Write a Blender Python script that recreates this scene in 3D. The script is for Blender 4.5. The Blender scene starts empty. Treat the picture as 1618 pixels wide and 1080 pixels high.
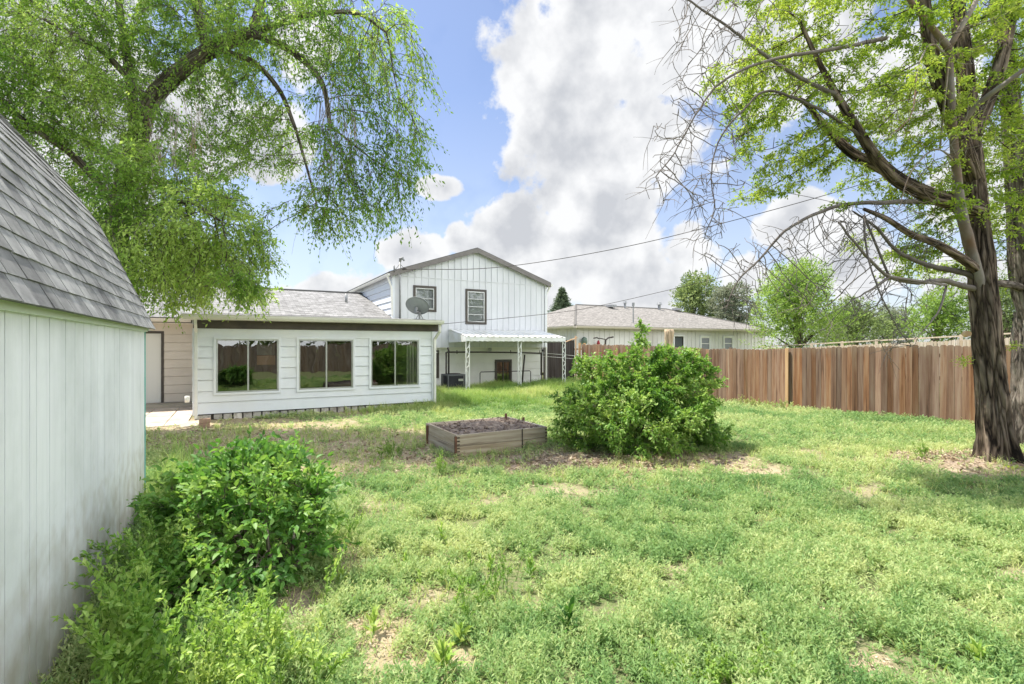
import bpy, math, random
import numpy as np
from mathutils import Vector, Matrix
random.seed(7); RS = np.random.RandomState(11)
S = bpy.context.scene; C = S.collection
R = math.radians

# ---------------------------------------------------------------- camera
F = 790.0; YAW = R(29.06); HZ = 545.0; CAMZ = 1.8
cd = bpy.data.cameras.new('camera'); cam = bpy.data.objects.new('camera', cd); C.objects.link(cam)
cam.location = (0, 0, CAMZ); cam.rotation_euler = (R(90), 0, -YAW)
cd.sensor_width = 36; cd.lens = F/1618*36; cd.shift_y = (HZ-540)/1618
cd.clip_start = 0.05; cd.clip_end = 2000
S.camera = cam
# ---------------------------------------------------------------- light
SUN_AZ = math.atan2(-0.66, 0.75)      # compass-like angle from +Y towards +X of the direction to the sun
SUN_EL = R(64)
w = bpy.data.worlds.new("World"); S.world = w; w.use_nodes = True
sd = bpy.data.lights.new('sun', 'SUN'); sd.energy = 2.8; sd.angle = R(0.6); sd.color = (1, .95, .86)
so = bpy.data.objects.new('sun', sd); C.objects.link(so)
sdir = Vector((math.sin(SUN_AZ)*math.cos(SUN_EL), math.cos(SUN_AZ)*math.cos(SUN_EL), math.sin(SUN_EL)))
so.rotation_euler = sdir.to_track_quat('Z', 'Y').to_euler(); so.location = (0, 0, 30)
S.view_settings.view_transform = 'Standard'; S.view_settings.look = 'None'; S.view_settings.gamma = 1
S.view_settings.exposure = EXPO = 1.58
SKY = 0.15
Fv = np.array((math.sin(YAW), math.cos(YAW), 0)); Rv = np.array((math.cos(YAW), -math.sin(YAW), 0))
def at(px, py, d):
    "the place seen at (px,py) of the photograph, d metres in front of the viewer"
    u = (px-809)/F; return Fv*d + Rv*(u*d) + np.array((0, 0, CAMZ-(py-HZ)/F*d))
def rr(px):
    u = (px-809)/F; v = Fv + Rv*u; return v[0], v[1]
def onY(px, py, Y): return at(px, py, Y/rr(px)[1])
def onX(px, py, X): return at(px, py, X/rr(px)[0])
def onZ(px, py, z=0.): return at(px, py, (CAMZ-z)*F/(py-HZ))

def world_sky():
    nt = w.node_tree; n = nt.nodes; L = nt.links; n.clear()
    out = n.new('ShaderNodeOutputWorld'); bg = n.new('ShaderNodeBackground')
    sky = n.new('ShaderNodeTexSky'); sky.sky_type = 'NISHITA'; sky.sun_disc = False
    sky.sun_elevation = SUN_EL; sky.sun_rotation = SUN_AZ; sky.air_density = 1.0; sky.dust_density = 1.0; sky.ozone_density = 1.4
    tc = n.new('ShaderNodeTexCoord')
    nz = n.new('ShaderNodeTexNoise'); nz.inputs['Scale'].default_value = 4.2; nz.inputs['Detail'].default_value = 9; nz.inputs['Roughness'].default_value = .58
    L.new(tc.outputs['Generated'], nz.inputs['Vector'])
    # clouds: (px, py, radius px, vertical squash)
    blobs = [(985, -40, 170, 1), (935, 110, 140, 1), (1075, 70, 150, 1), (930, 235, 125, 1), (1020, 210, 110, 1),
             (960, 330, 105, 1), (815, 370, 62, 1), (770, 410, 48, 1), (722, 378, 22, 1), (895, 425, 90, 1), (1005, 440, 92, 1),
             (1090, 400, 50, 1), (1265, 350, 60, .7), (1175, 440, 48, .7), (1330, 420, 80, .8), (690, 293, 38, .45),
             (1220, 20, 140, 1), (1440, 130, 95, 1), (1560, 300, 90, 1), (150, 120, 150, 1), (330, 190, 90, 1), (430, 230, 60, 1),
             (540, 470, 120, .35), (655, 395, 60, .5), (60, 330, 150, 1), (1550, 440, 90, .7),(480,60,60,1)]
    acc = None
    def math_(op, a, b=None, c=None):
        m = n.new('ShaderNodeMath'); m.operation = op
        for i, v in enumerate((a, b, c)):
            if v is None: continue
            if isinstance(v, (int, float)): m.inputs[i].default_value = v
            else: L.new(v, m.inputs[i])
        return m.outputs[0]
    for (px, py, r, sq) in blobs:
        c = at(px, py, 1) - np.array((0, 0, CAMZ)); ln = np.linalg.norm(c); c = c/ln
        rad = r/F/ln
        sub = n.new('ShaderNodeVectorMath'); sub.operation = 'SUBTRACT'; L.new(tc.outputs['Generated'], sub.inputs[0]); sub.inputs[1].default_value = tuple(c)
        if sq != 1:
            mu = n.new('ShaderNodeVectorMath'); mu.operation = 'MULTIPLY'; L.new(sub.outputs[0], mu.inputs[0]); mu.inputs[1].default_value = (1, 1, 1/sq); sub = mu
        le = n.new('ShaderNodeVectorMath'); le.operation = 'LENGTH'; L.new(sub.outputs[0], le.inputs[0])
        v = math_('MULTIPLY_ADD', le.outputs['Value'], -1/rad, 1.0)
        acc = v if acc is None else math_('SMOOTH_MAX', acc, v, .15)
    nzc = math_('MULTIPLY_ADD', nz.outputs['Fac'], 2.3, -1.15)
    n2 = n.new('ShaderNodeTexNoise'); n2.inputs['Scale'].default_value = 17; n2.inputs['Detail'].default_value = 8; n2.inputs['Roughness'].default_value = .6
    L.new(tc.outputs['Generated'], n2.inputs['Vector'])
    n2c = math_('MULTIPLY_ADD', n2.outputs['Fac'], 1.1, -.50)
    den = math_('ADD', math_('ADD', acc, nzc), n2c)
    mr = n.new('ShaderNodeMapRange'); mr.interpolation_type = 'SMOOTHSTEP'; L.new(den, mr.inputs[0])
    mr.inputs[1].default_value = -.12; mr.inputs[2].default_value = .22
    # thin veil everywhere, thicker low down
    sx = n.new('ShaderNodeSeparateXYZ'); L.new(tc.outputs['Generated'], sx.inputs[0])
    veil = n.new('ShaderNodeMapRange'); L.new(sx.outputs['Z'], veil.inputs[0]); veil.inputs[1].default_value = -.02; veil.inputs[2].default_value = .45
    veil.inputs[3].default_value = .55; veil.inputs[4].default_value = .12
    mx = math_('MAXIMUM', mr.outputs[0], veil.outputs[0])
    # brightness inside the clouds: billow tops bright, bellies grey
    n3 = n.new('ShaderNodeTexNoise'); n3.inputs['Scale'].default_value = 5.5; n3.inputs['Detail'].default_value = 8; n3.inputs['Roughness'].default_value = .55
    mp = n.new('ShaderNodeMapping'); mp.inputs['Location'].default_value = (3.1, 1.7, .4); L.new(tc.outputs['Generated'], mp.inputs[0]); L.new(mp.outputs[0], n3.inputs['Vector'])
    thick = n.new('ShaderNodeMapRange'); L.new(den, thick.inputs[0]); thick.inputs[1].default_value = .1; thick.inputs[2].default_value = 1.0
    thick.inputs[3].default_value = 0; thick.inputs[4].default_value = .55
    def bil(off):
        q = n.new('ShaderNodeTexNoise'); q.inputs['Scale'].default_value = 8; q.inputs['Detail'].default_value = 6; q.inputs['Roughness'].default_value = .5
        v = n.new('ShaderNodeMapping'); v.inputs['Location'].default_value = off; L.new(tc.outputs['Generated'], v.inputs[0]); L.new(v.outputs[0], q.inputs['Vector']); return q.outputs['Fac']
    emb = math_('SUBTRACT', bil((0, 0, 0)), bil((-.022, .018, .028)))
    sh = math_('ADD', math_('ADD', thick.outputs[0], math_('MULTIPLY_ADD', n3.outputs['Fac'], 1.25, -.58)), math_('MULTIPLY', emb, -3.6))
    sh = math_('MULTIPLY', sh, .9)
    cr = n.new('ShaderNodeValToRGB'); L.new(sh, cr.inputs[0])
    cr.color_ramp.elements[0].position = 0; cr.color_ramp.elements[0].color = CLOUD_HI
    cr.color_ramp.elements[1].position = .9; cr.color_ramp.elements[1].color = CLOUD_LO
    sm = n.new('ShaderNodeVectorMath'); sm.operation = 'MULTIPLY'; sm.inputs[1].default_value = SKYTINT; L.new(sky.outputs[0], sm.inputs[0])
    mix = n.new('ShaderNodeMix'); mix.data_type = 'RGBA'; L.new(mx, mix.inputs['Factor']); L.new(sm.outputs[0], mix.inputs['A']); L.new(cr.outputs[0], mix.inputs['B'])
    # unseen brighter cloud cover added behind the viewer to lift the shaded walls
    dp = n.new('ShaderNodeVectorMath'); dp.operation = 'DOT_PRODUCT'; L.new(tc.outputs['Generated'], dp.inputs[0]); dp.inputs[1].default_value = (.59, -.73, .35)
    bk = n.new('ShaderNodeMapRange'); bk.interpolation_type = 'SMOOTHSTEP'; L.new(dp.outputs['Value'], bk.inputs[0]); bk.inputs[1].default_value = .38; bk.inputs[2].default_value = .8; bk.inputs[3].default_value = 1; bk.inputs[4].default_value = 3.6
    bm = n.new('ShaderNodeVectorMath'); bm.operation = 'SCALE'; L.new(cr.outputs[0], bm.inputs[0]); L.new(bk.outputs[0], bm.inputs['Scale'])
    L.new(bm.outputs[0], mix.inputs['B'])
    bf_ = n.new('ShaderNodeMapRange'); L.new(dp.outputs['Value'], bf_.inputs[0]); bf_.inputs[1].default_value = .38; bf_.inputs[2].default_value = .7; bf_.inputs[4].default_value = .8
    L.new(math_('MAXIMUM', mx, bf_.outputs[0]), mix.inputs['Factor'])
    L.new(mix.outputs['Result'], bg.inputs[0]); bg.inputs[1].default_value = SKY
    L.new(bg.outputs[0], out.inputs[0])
SKYTINT = (.37, .395, .455)
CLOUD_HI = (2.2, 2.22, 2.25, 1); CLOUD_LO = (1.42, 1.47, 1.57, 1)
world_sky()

# ---------------------------------------------------------------- helpers
def tag(o, label=None, cat=None, group=None, kind=None):
    if label: o['label'] = label
    if cat: o['category'] = cat
    if group: o['group'] = group
    if kind: o['kind'] = kind
    return o
def empty(name, loc=(0, 0, 0), rz=0, **k):
    o = bpy.data.objects.new(name, None); C.objects.link(o); o.location = loc; o.rotation_euler = (0, 0, rz); o.empty_display_size = .2
    return tag(o, **k)
def link(name, me, mat, parent=None, smooth=False):
    if mat is not None:
        for m in (mat if isinstance(mat, (list, tuple)) else [mat]): me.materials.append(m)
    o = bpy.data.objects.new(name, me); C.objects.link(o)
    if parent is not None:
        o.parent = parent
        if parent.parent is None: o.matrix_parent_inverse = Matrix.LocRotScale(parent.location, parent.rotation_euler, None).inverted()
    if smooth: me.polygons.foreach_set('use_smooth', [True]*len(me.polygons))
    return o
def npmesh(name, V, faces, tint=None, n=4):
    "faces: (m,n) int array"
    me = bpy.data.meshes.new(name); V = np.asarray(V, np.float32); faces = np.asarray(faces, np.int32)
    me.vertices.add(len(V)); me.vertices.foreach_set('co', V.ravel())
    m, k = faces.shape
    me.loops.add(m*k); me.loops.foreach_set('vertex_index', faces.ravel())
    me.polygons.add(m); me.polygons.foreach_set('loop_start', np.arange(0, m*k, k, dtype=np.int32))
    if hasattr(me.polygons[0], 'loop_total'):
        try: me.polygons.foreach_set('loop_total', np.full(m, k, np.int32))
        except Exception: pass
    if tint is not None:
        a = me.attributes.new('tint', 'FLOAT', 'FACE'); a.data.foreach_set('value', np.asarray(tint, np.float32))
    me.update(calc_edges=True); me.validate()
    return me
class MB:
    def __init__(s): s.v = []; s.f = []; s.t = []; s.uv = []; s.c = {}
    def face(s, idx, t=.5, uv=None): s.f.append(idx); s.t.append(t); s.uv.append(uv)
    def poly(s, pts, t=.5, uv=None):
        b = len(s.v); s.v += [tuple(p) for p in pts]; s.face(tuple(range(b, b+len(pts))), t, uv)
    def hexa(s, p, t=.5):
        "8 points: bottom 4 (ccw from above), top 4"
        b = len(s.v); s.v += [tuple(q) for q in p]
        for f in ((3, 2, 1, 0), (4, 5, 6, 7), (0, 1, 5, 4), (1, 2, 6, 5), (2, 3, 7, 6), (3, 0, 4, 7)): s.face(tuple(b+i for i in f), t)
    def box(s, x0, y0, z0, x1, y1, z1, t=.5, M=None):
        p = [(x0, y0, z0), (x1, y0, z0), (x1, y1, z0), (x0, y1, z0), (x0, y0, z1), (x1, y0, z1), (x1, y1, z1), (x0, y1, z1)]
        if M is not None: p = [M @ Vector(q) for q in p]
        s.hexa(p, t); return s
    def slab(s, quad, th, t=.5, uvs=None):
        "quad of top points ccw from above, thickened downwards along its normal"
        q = [Vector(p) for p in quad]; n = (q[1]-q[0]).cross(q[2]-q[0]).normalized()
        b = len(s.v); s.v += [tuple(p-n*th) for p in q] + [tuple(p) for p in q]; k = len(q)
        s.face(tuple(range(b+k-1, b-1, -1)), t); s.face(tuple(range(b+k, b+2*k)), t, uvs)
        for i in range(k): j = (i+1) % k; s.face((b+i, b+j, b+k+j, b+k+i), t)
        return s
    def tube(s, pts, rad, n=8, t=.5, cap=True, disp=None):
        P = [Vector(p) for p in pts]; m = len(P)
        if not hasattr(rad, '__len__'): rad = [rad]*m
        up = None; b = len(s.v); Lc = random.random()*20
        for i, p in enumerate(P):
            d = (P[min(i+1, m-1)]-P[max(i-1, 0)]); d = d.normalized() if d.length > 1e-9 else Vector((0, 0, 1))
            if up is None: up = d.orthogonal().normalized()
            up = (up-d*up.dot(d)); up = up.normalized() if up.length > 1e-6 else d.orthogonal().normalized()
            sd = d.cross(up); Lc += (P[i]-P[i-1]).length if i else 0
            for k in range(n):
                a = 2*math.pi*k/n; r = rad[i]
                s.c[len(s.v)] = (math.cos(a)*r, math.sin(a)*r, Lc)
                if disp: r = disp(p, a, r)
                s.v.append(tuple(p+up*(math.cos(a)*r)+sd*(math.sin(a)*r)))
        for i in range(m-1):
            for k in range(n):
                k2 = (k+1) % n; s.face((b+i*n+k, b+i*n+k2, b+(i+1)*n+k2, b+(i+1)*n+k), t)
        if cap:
            s.face(tuple(b+k for k in range(n-1, -1, -1)), t); s.face(tuple(b+(m-1)*n+k for k in range(n)), t)
        return s
    def build(s, name, mat, parent=None, smooth=False, bevel=0, **k):
        me = bpy.data.meshes.new(name); me.from_pydata(s.v, [], s.f)
        a = me.attributes.new('tint', 'FLOAT', 'FACE'); a.data.foreach_set('value', s.t)
        if s.c:
            ca = me.attributes.new('bark', 'FLOAT_VECTOR', 'POINT'); ca.data.foreach_set('vector', np.array([s.c.get(i, s.v[i]) for i in range(len(s.v))], np.float32).ravel())
        if any(u is not None for u in s.uv):
            ul = me.uv_layers.new(name='UVMap'); i = 0; d = []
            for f, u in zip(s.f, s.uv):
                d += [c for p in (u if u is not None else [(0, 0)]*len(f)) for c in p]
            ul.data.foreach_set('uv', d)
        me.update()
        o = link(name, me, mat, parent, smooth)
        if bevel:
            md = o.modifiers.new('bevel', 'BEVEL'); md.width = bevel; md.segments = 1; md.limit_method = 'ANGLE'
        return tag(o, **k)

# ---- materials
def mat(name, col, rough=.8, col2=None, nscale=3., stretch=(1, 1, 1), bump=0., bscale=30., tint=0., spec=.3, metal=0., detail=6, col3=None, n3=.6, coat=0, p0=.35, p1=.65):
    m = bpy.data.materials.new(name); m.use_nodes = True; nt = m.node_tree; n = nt.nodes; L = nt.links; b = n['Principled BSDF']
    b.inputs['Roughness'].default_value = rough; b.inputs['Specular IOR Level'].default_value = spec; b.inputs['Metallic'].default_value = metal
    tc = n.new('ShaderNodeTexCoord'); mp = n.new('ShaderNodeMapping'); mp.inputs['Scale'].default_value = stretch; L.new(tc.outputs['Object'], mp.inputs[0])
    cur = None
    def mixc(fac, a, c2):
        x = n.new('ShaderNodeMix'); x.data_type = 'RGBA'
        for k, v in (('Factor', fac), ('A', a), ('B', c2)):
            if isinstance(v, (tuple, list)): x.inputs[k].default_value = (*v[:3], 1)
            elif isinstance(v, float): x.inputs[k].default_value = v
            else: L.new(v, x.inputs[k])
        return x.outputs['Result']
    cur = col
    if col2 is not None:
        nz = n.new('ShaderNodeTexNoise'); nz.inputs['Scale'].default_value = nscale; nz.inputs['Detail'].default_value = detail; nz.inputs['Roughness'].default_value = .6; L.new(mp.outputs[0], nz.inputs['Vector'])
        r = n.new('ShaderNodeMapRange'); L.new(nz.outputs['Fac'], r.inputs[0]); r.inputs[1].default_value = p0; r.inputs[2].default_value = p1
        cur = mixc(r.outputs[0], cur, col2)
    if col3 is not None:
        nz = n.new('ShaderNodeTexNoise'); nz.inputs['Scale'].default_value = n3; nz.inputs['Detail'].default_value = 7; nz.inputs['Roughness'].default_value = .65; L.new(tc.outputs['Object'], nz.inputs['Vector'])
        r = n.new('ShaderNodeMapRange'); L.new(nz.outputs['Fac'], r.inputs[0]); r.inputs[1].default_value = .45; r.inputs[2].default_value = .7
        cur = mixc(r.outputs[0], cur, col3)
    if tint:
        at_ = n.new('ShaderNodeAttribute'); at_.attribute_name = 'tint'
        h = n.new('ShaderNodeHueSaturation'); r = n.new('ShaderNodeMapRange'); L.new(at_.outputs['Fac'], r.inputs[0]); r.inputs[3].default_value = 1-tint; r.inputs[4].default_value = 1+tint
        L.new(r.outputs[0], h.inputs['Value'])
        if isinstance(cur, (tuple, list)): h.inputs['Color'].default_value = (*cur[:3], 1)
        else: L.new(cur, h.inputs['Color'])
        cur = h.outputs[0]
    if isinstance(cur, (tuple, list)): b.inputs['Base Color'].default_value = (*cur[:3], 1)
    else: L.new(cur, b.inputs['Base Color'])
    if bump:
        nz = n.new('ShaderNodeTexNoise'); nz.inputs['Scale'].default_value = bscale; nz.inputs['Detail'].default_value = 5; L.new(mp.outputs[0], nz.inputs['Vector'])
        bu = n.new('ShaderNodeBump'); bu.inputs['Strength'].default_value = 1; bu.inputs['Distance'].default_value = bump; L.new(nz.outputs['Fac'], bu.inputs['Height']); L.new(bu.outputs[0], b.inputs['Normal'])
    return m
def leafmat(name, lo, mid, hi, trans=.35, rough=.5, spec=.35):
    m = bpy.data.materials.new(name); m.use_nodes = True; nt = m.node_tree; n = nt.nodes; L = nt.links; b = n['Principled BSDF']; out = n['Material Output']
    a = n.new('ShaderNodeAttribute'); a.attribute_name = 'tint'; cr = n.new('ShaderNodeValToRGB'); L.new(a.outputs['Fac'], cr.inputs[0])
    e = cr.color_ramp.elements; e[0].position = 0; e[0].color = (*lo, 1); e[1].position = 1; e[1].color = (*hi, 1); x = e.new(.5); x.color = (*mid, 1)
    L.new(cr.outputs[0], b.inputs['Base Color']); b.inputs['Roughness'].default_value = rough; b.inputs['Specular IOR Level'].default_value = spec
    t = n.new('ShaderNodeBsdfTranslucent'); h = n.new('ShaderNodeHueSaturation'); h.inputs['Value'].default_value = 1.35; h.inputs['Saturation'].default_value = 1.1; h.inputs['Hue'].default_value = .485
    L.new(cr.outputs[0], h.inputs['Color']); L.new(h.outputs[0], t.inputs['Color'])
    mx = n.new('ShaderNodeMixShader'); mx.inputs[0].default_value = trans; L.new(b.outputs[0], mx.inputs[1]); L.new(t.outputs[0], mx.inputs[2]); L.new(mx.outputs[0], out.inputs[0])
    return m
def shinglemat(name, c1, c2, mortar, bw=.30, rh=.14, stain=None):
    m = bpy.data.materials.new(name); m.use_nodes = True; nt = m.node_tree; n = nt.nodes; L = nt.links; b = n['Principled BSDF']; b.inputs['Roughness'].default_value = .95; b.inputs['Specular IOR Level'].default_value = .2
    uv = n.new('ShaderNodeUVMap'); br = n.new('ShaderNodeTexBrick'); L.new(uv.outputs[0], br.inputs['Vector'])
    for k, v in (('Color1', c1), ('Color2', c2), ('Mortar', mortar)): br.inputs[k].default_value = (*v, 1)
    br.inputs['Scale'].default_value = 1; br.inputs['Mortar Size'].default_value = .008; br.inputs['Brick Width'].default_value = bw; br.inputs['Row Height'].default_value = rh; br.inputs['Mortar Smooth'].default_value = .3; br.inputs['Bias'].default_value = 0
    nz = n.new('ShaderNodeTexNoise'); nz.inputs['Scale'].default_value = 5; nz.inputs['Detail'].default_value = 8; L.new(uv.outputs[0], nz.inputs['Vector'])
    r = n.new('ShaderNodeMapRange'); L.new(nz.outputs['Fac'], r.inputs[0]); r.inputs[1].default_value = .3; r.inputs[2].default_value = .7; r.inputs[3].default_value = .7; r.inputs[4].default_value = 1.25
    h = n.new('ShaderNodeHueSaturation'); L.new(br.outputs['Color'], h.inputs['Color']); L.new(r.outputs[0], h.inputs['Value']); L.new(h.outputs[0], b.inputs['Base Color'])
    bu = n.new('ShaderNodeBump'); bu.inputs['Distance'].default_value = .01; bu.invert = True; L.new(br.outputs['Fac'], bu.inputs['Height']); L.new(bu.outputs[0], b.inputs['Normal'])
    return m
def glassmat(name, refl=.3, tintc=(.75, .8, .78)):
    m = bpy.data.materials.new(name); m.use_nodes = True; nt = m.node_tree; n = nt.nodes; L = nt.links; n.remove(n['Principled BSDF']); out = n['Material Output']
    g = n.new('ShaderNodeBsdfGlossy'); g.inputs['Roughness'].default_value = .01; g.inputs['Color'].default_value = (.95, .97, .95, 1)
    t = n.new('ShaderNodeBsdfTransparent'); t.inputs[0].default_value = (*tintc, 1)
    nz = n.new('ShaderNodeTexNoise'); nz.inputs['Scale'].default_value = 1.5; tc = n.new('ShaderNodeTexCoord'); L.new(tc.outputs['Object'], nz.inputs['Vector'])
    bu = n.new('ShaderNodeBump'); bu.inputs['Distance'].default_value = .01; bu.inputs['Strength'].default_value = .3; L.new(nz.outputs['Fac'], bu.inputs['Height']); L.new(bu.outputs[0], g.inputs['Normal'])
    fr = n.new('ShaderNodeFresnel'); fr.inputs['IOR'].default_value = 1.5; ma = n.new('ShaderNodeMath'); ma.operation = 'ADD'; ma.use_clamp = True; L.new(fr.outputs[0], ma.inputs[0]); ma.inputs[1].default_value = refl
    mx = n.new('ShaderNodeMixShader'); L.new(ma.outputs[0], mx.inputs[0]); L.new(t.outputs[0], mx.inputs[1]); L.new(g.outputs[0], mx.inputs[2]); L.new(mx.outputs[0], out.inputs[0])
    return m
def woodmat(name, base, brown, gray, dark, tint=.3, topz=None):
    "weathered boards: grain runs along Z; tint attribute varies board to board"
    m = bpy.data.materials.new(name); m.use_nodes = True; nt = m.node_tree; n = nt.nodes; L = nt.links; b = n['Principled BSDF']; b.inputs['Roughness'].default_value = .9; b.inputs['Specular IOR Level'].default_value = .2
    tc = n.new('ShaderNodeTexCoord'); at_ = n.new('ShaderNodeAttribute'); at_.attribute_name = 'tint'
    mp = n.new('ShaderNodeMapping'); mp.inputs['Scale'].default_value = (14, 14, .7); L.new(tc.outputs['Object'], mp.inputs[0])
    off = n.new('ShaderNodeVectorMath'); off.operation = 'ADD'; L.new(mp.outputs[0], off.inputs[0])
    sc = n.new('ShaderNodeVectorMath'); sc.operation = 'SCALE'; sc.inputs[0].default_value = (31, 17, 23); L.new(at_.outputs['Fac'], sc.inputs['Scale']); L.new(sc.outputs[0], off.inputs[1])
    nz = n.new('ShaderNodeTexNoise'); nz.inputs['Scale'].default_value = 1; nz.inputs['Detail'].default_value = 7; nz.inputs['Roughness'].default_value = .65; L.new(off.outputs[0], nz.inputs['Vector'])
    cr = n.new('ShaderNodeValToRGB'); L.new(nz.outputs['Fac'], cr.inputs[0]); e = cr.color_ramp.elements
    e[0].position = .3; e[0].color = (*dark, 1); e[1].position = .80; e[1].color = (*gray, 1); x = e.new(.44); x.color = (*brown, 1); x = e.new(.60); x.color = (*base, 1)
    h = n.new('ShaderNodeHueSaturation'); wn = n.new('ShaderNodeTexWhiteNoise'); wn.noise_dimensions = '1D'; L.new(at_.outputs['Fac'], wn.inputs['W'])
    r = n.new('ShaderNodeMapRange'); L.new(wn.outputs['Value'], r.inputs[0]); r.inputs[3].default_value = 1-tint; r.inputs[4].default_value = 1+tint; L.new(r.outputs[0], h.inputs['Value'])
    r2 = n.new('ShaderNodeMapRange'); L.new(at_.outputs['Fac'], r2.inputs[0]); r2.inputs[3].default_value = .75; r2.inputs[4].default_value = 1.1; L.new(r2.outputs[0], h.inputs['Saturation'])
    L.new(cr.outputs[0], h.inputs['Color']); cur = h.outputs[0]
    if topz is not None:
        sx = n.new('ShaderNodeSeparateXYZ'); L.new(tc.outputs['Object'], sx.inputs[0])
        big = n.new('ShaderNodeTexNoise'); big.inputs['Scale'].default_value = .9; L.new(off.outputs[0], big.inputs['Vector'])
        ad = n.new('ShaderNodeMath'); ad.operation = 'MULTIPLY_ADD'; L.new(big.outputs['Fac'], ad.inputs[0]); ad.inputs[1].default_value = 1.2; L.new(sx.outputs['Z'], ad.inputs[2])
        r3 = n.new('ShaderNodeMapRange'); L.new(ad.outputs[0], r3.inputs[0]); r3.inputs[1].default_value = topz; r3.inputs[2].default_value = topz+.55; r3.inputs[4].default_value = .8
        mx = n.new('ShaderNodeMix'); mx.data_type = 'RGBA'; L.new(r3.outputs[0], mx.inputs['Factor']); L.new(cur, mx.inputs['A']); mx.inputs['B'].default_value = (gray[0]*.9, gray[1]*.9, gray[2]*.9, 1); cur = mx.outputs['Result']
    L.new(cur, b.inputs['Base Color'])
    bu = n.new('ShaderNodeBump'); bu.inputs['Distance'].default_value = .004; L.new(nz.outputs['Fac'], bu.inputs['Height']); L.new(bu.outputs[0], b.inputs['Normal'])
    return m

# ---- noise on arrays
_tab = RS.rand(256, 256)
def vnoise(x, y, s=1., o=0.):
    x = np.asarray(x)*s+o+500; y = np.asarray(y)*s+o*1.7+500
    xi = np.floor(x).astype(int); yi = np.floor(y).astype(int); fx = x-xi; fy = y-yi; fx = fx*fx*(3-2*fx); fy = fy*fy*(3-2*fy)
    g = lambda a, b: _tab[a & 255, b & 255]
    return (g(xi, yi)*(1-fx)+g(xi+1, yi)*fx)*(1-fy)+(g(xi, yi+1)*(1-fx)+g(xi+1, yi+1)*fx)*fy
def fbm(x, y, s=1., o=0., oct=4):
    v = 0; a = .5; t = 0
    for i in range(oct): v = v+a*vnoise(x, y, s*2**i, o+i*13.7); t += a; a *= .5
    return v/t

# ---- leaves
LEAF4 = (np.array([(0, 0, 0), (.5, .45, .10), (0, 1, -.05), (-.5, .45, .10)]), np.array([(0, 1, 2, 3)]))
LEAF8 = (np.array([(0, 0, 0), (.42, .28, .12), (.36, .62, .10), (0, 1, -.18), (-.36, .62, .10), (-.42, .28, .12), (0, .45, -.02)]), np.array([(0, 1, 2, 6), (6, 2, 3, 3), (0, 6, 4, 5), (6, 3, 3, 4)]))
LEAF6 = (np.array([(0, 0, 0), (.45, .33, .13), (.30, .72, .06), (0, 1, -.15), (-.30, .72, .06), (-.45, .33, .13), (0, .5, -.03)]), np.array([(0, 1, 2, 6), (0, 6, 4, 5), (6, 2, 3, 4)]))
BLADE = (np.array([(-.5, 0, 0), (.5, 0, 0), (.35, .55, .0), (-.35, .55, .0), (0, 1, -.22), (.02, 1, -.22)]), np.array([(0, 1, 2, 3), (3, 2, 5, 4)]))
def norm(a): return a/np.maximum(np.linalg.norm(a, axis=1, keepdims=True), 1e-9)
def rvec(n): return norm(RS.randn(n, 3))
def leaves(P, D, Nn, L, W, tmpl=LEAF4):
    "returns verts, faces, count per leaf"
    D = norm(D); Sd = norm(np.cross(D, Nn)); Nn = np.cross(Sd, D); T, Fc = tmpl
    V = P[:, None, :] + Sd[:, None, :]*(T[None, :, 0:1]*W[:, None, None]) + D[:, None, :]*(T[None, :, 1:2]*L[:, None, None]) + Nn[:, None, :]*(T[None, :, 2:3]*L[:, None, None])
    n = len(P); k = len(T); Fa = (Fc[None]+(np.arange(n)*k)[:, None, None]).reshape(-1, 4)
    return V.reshape(-1, 3), Fa, len(Fc)
def leafobj(name, P, D, Nn, L, W, tint, m, parent=None, tmpl=LEAF4, **k):
    V, Fa, c = leaves(P, D, Nn, L, W, tmpl)
    o = link(name, npmesh(name, V, Fa, np.repeat(np.clip(tint, 0, 1), c)), m, parent); return tag(o, **k)

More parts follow.
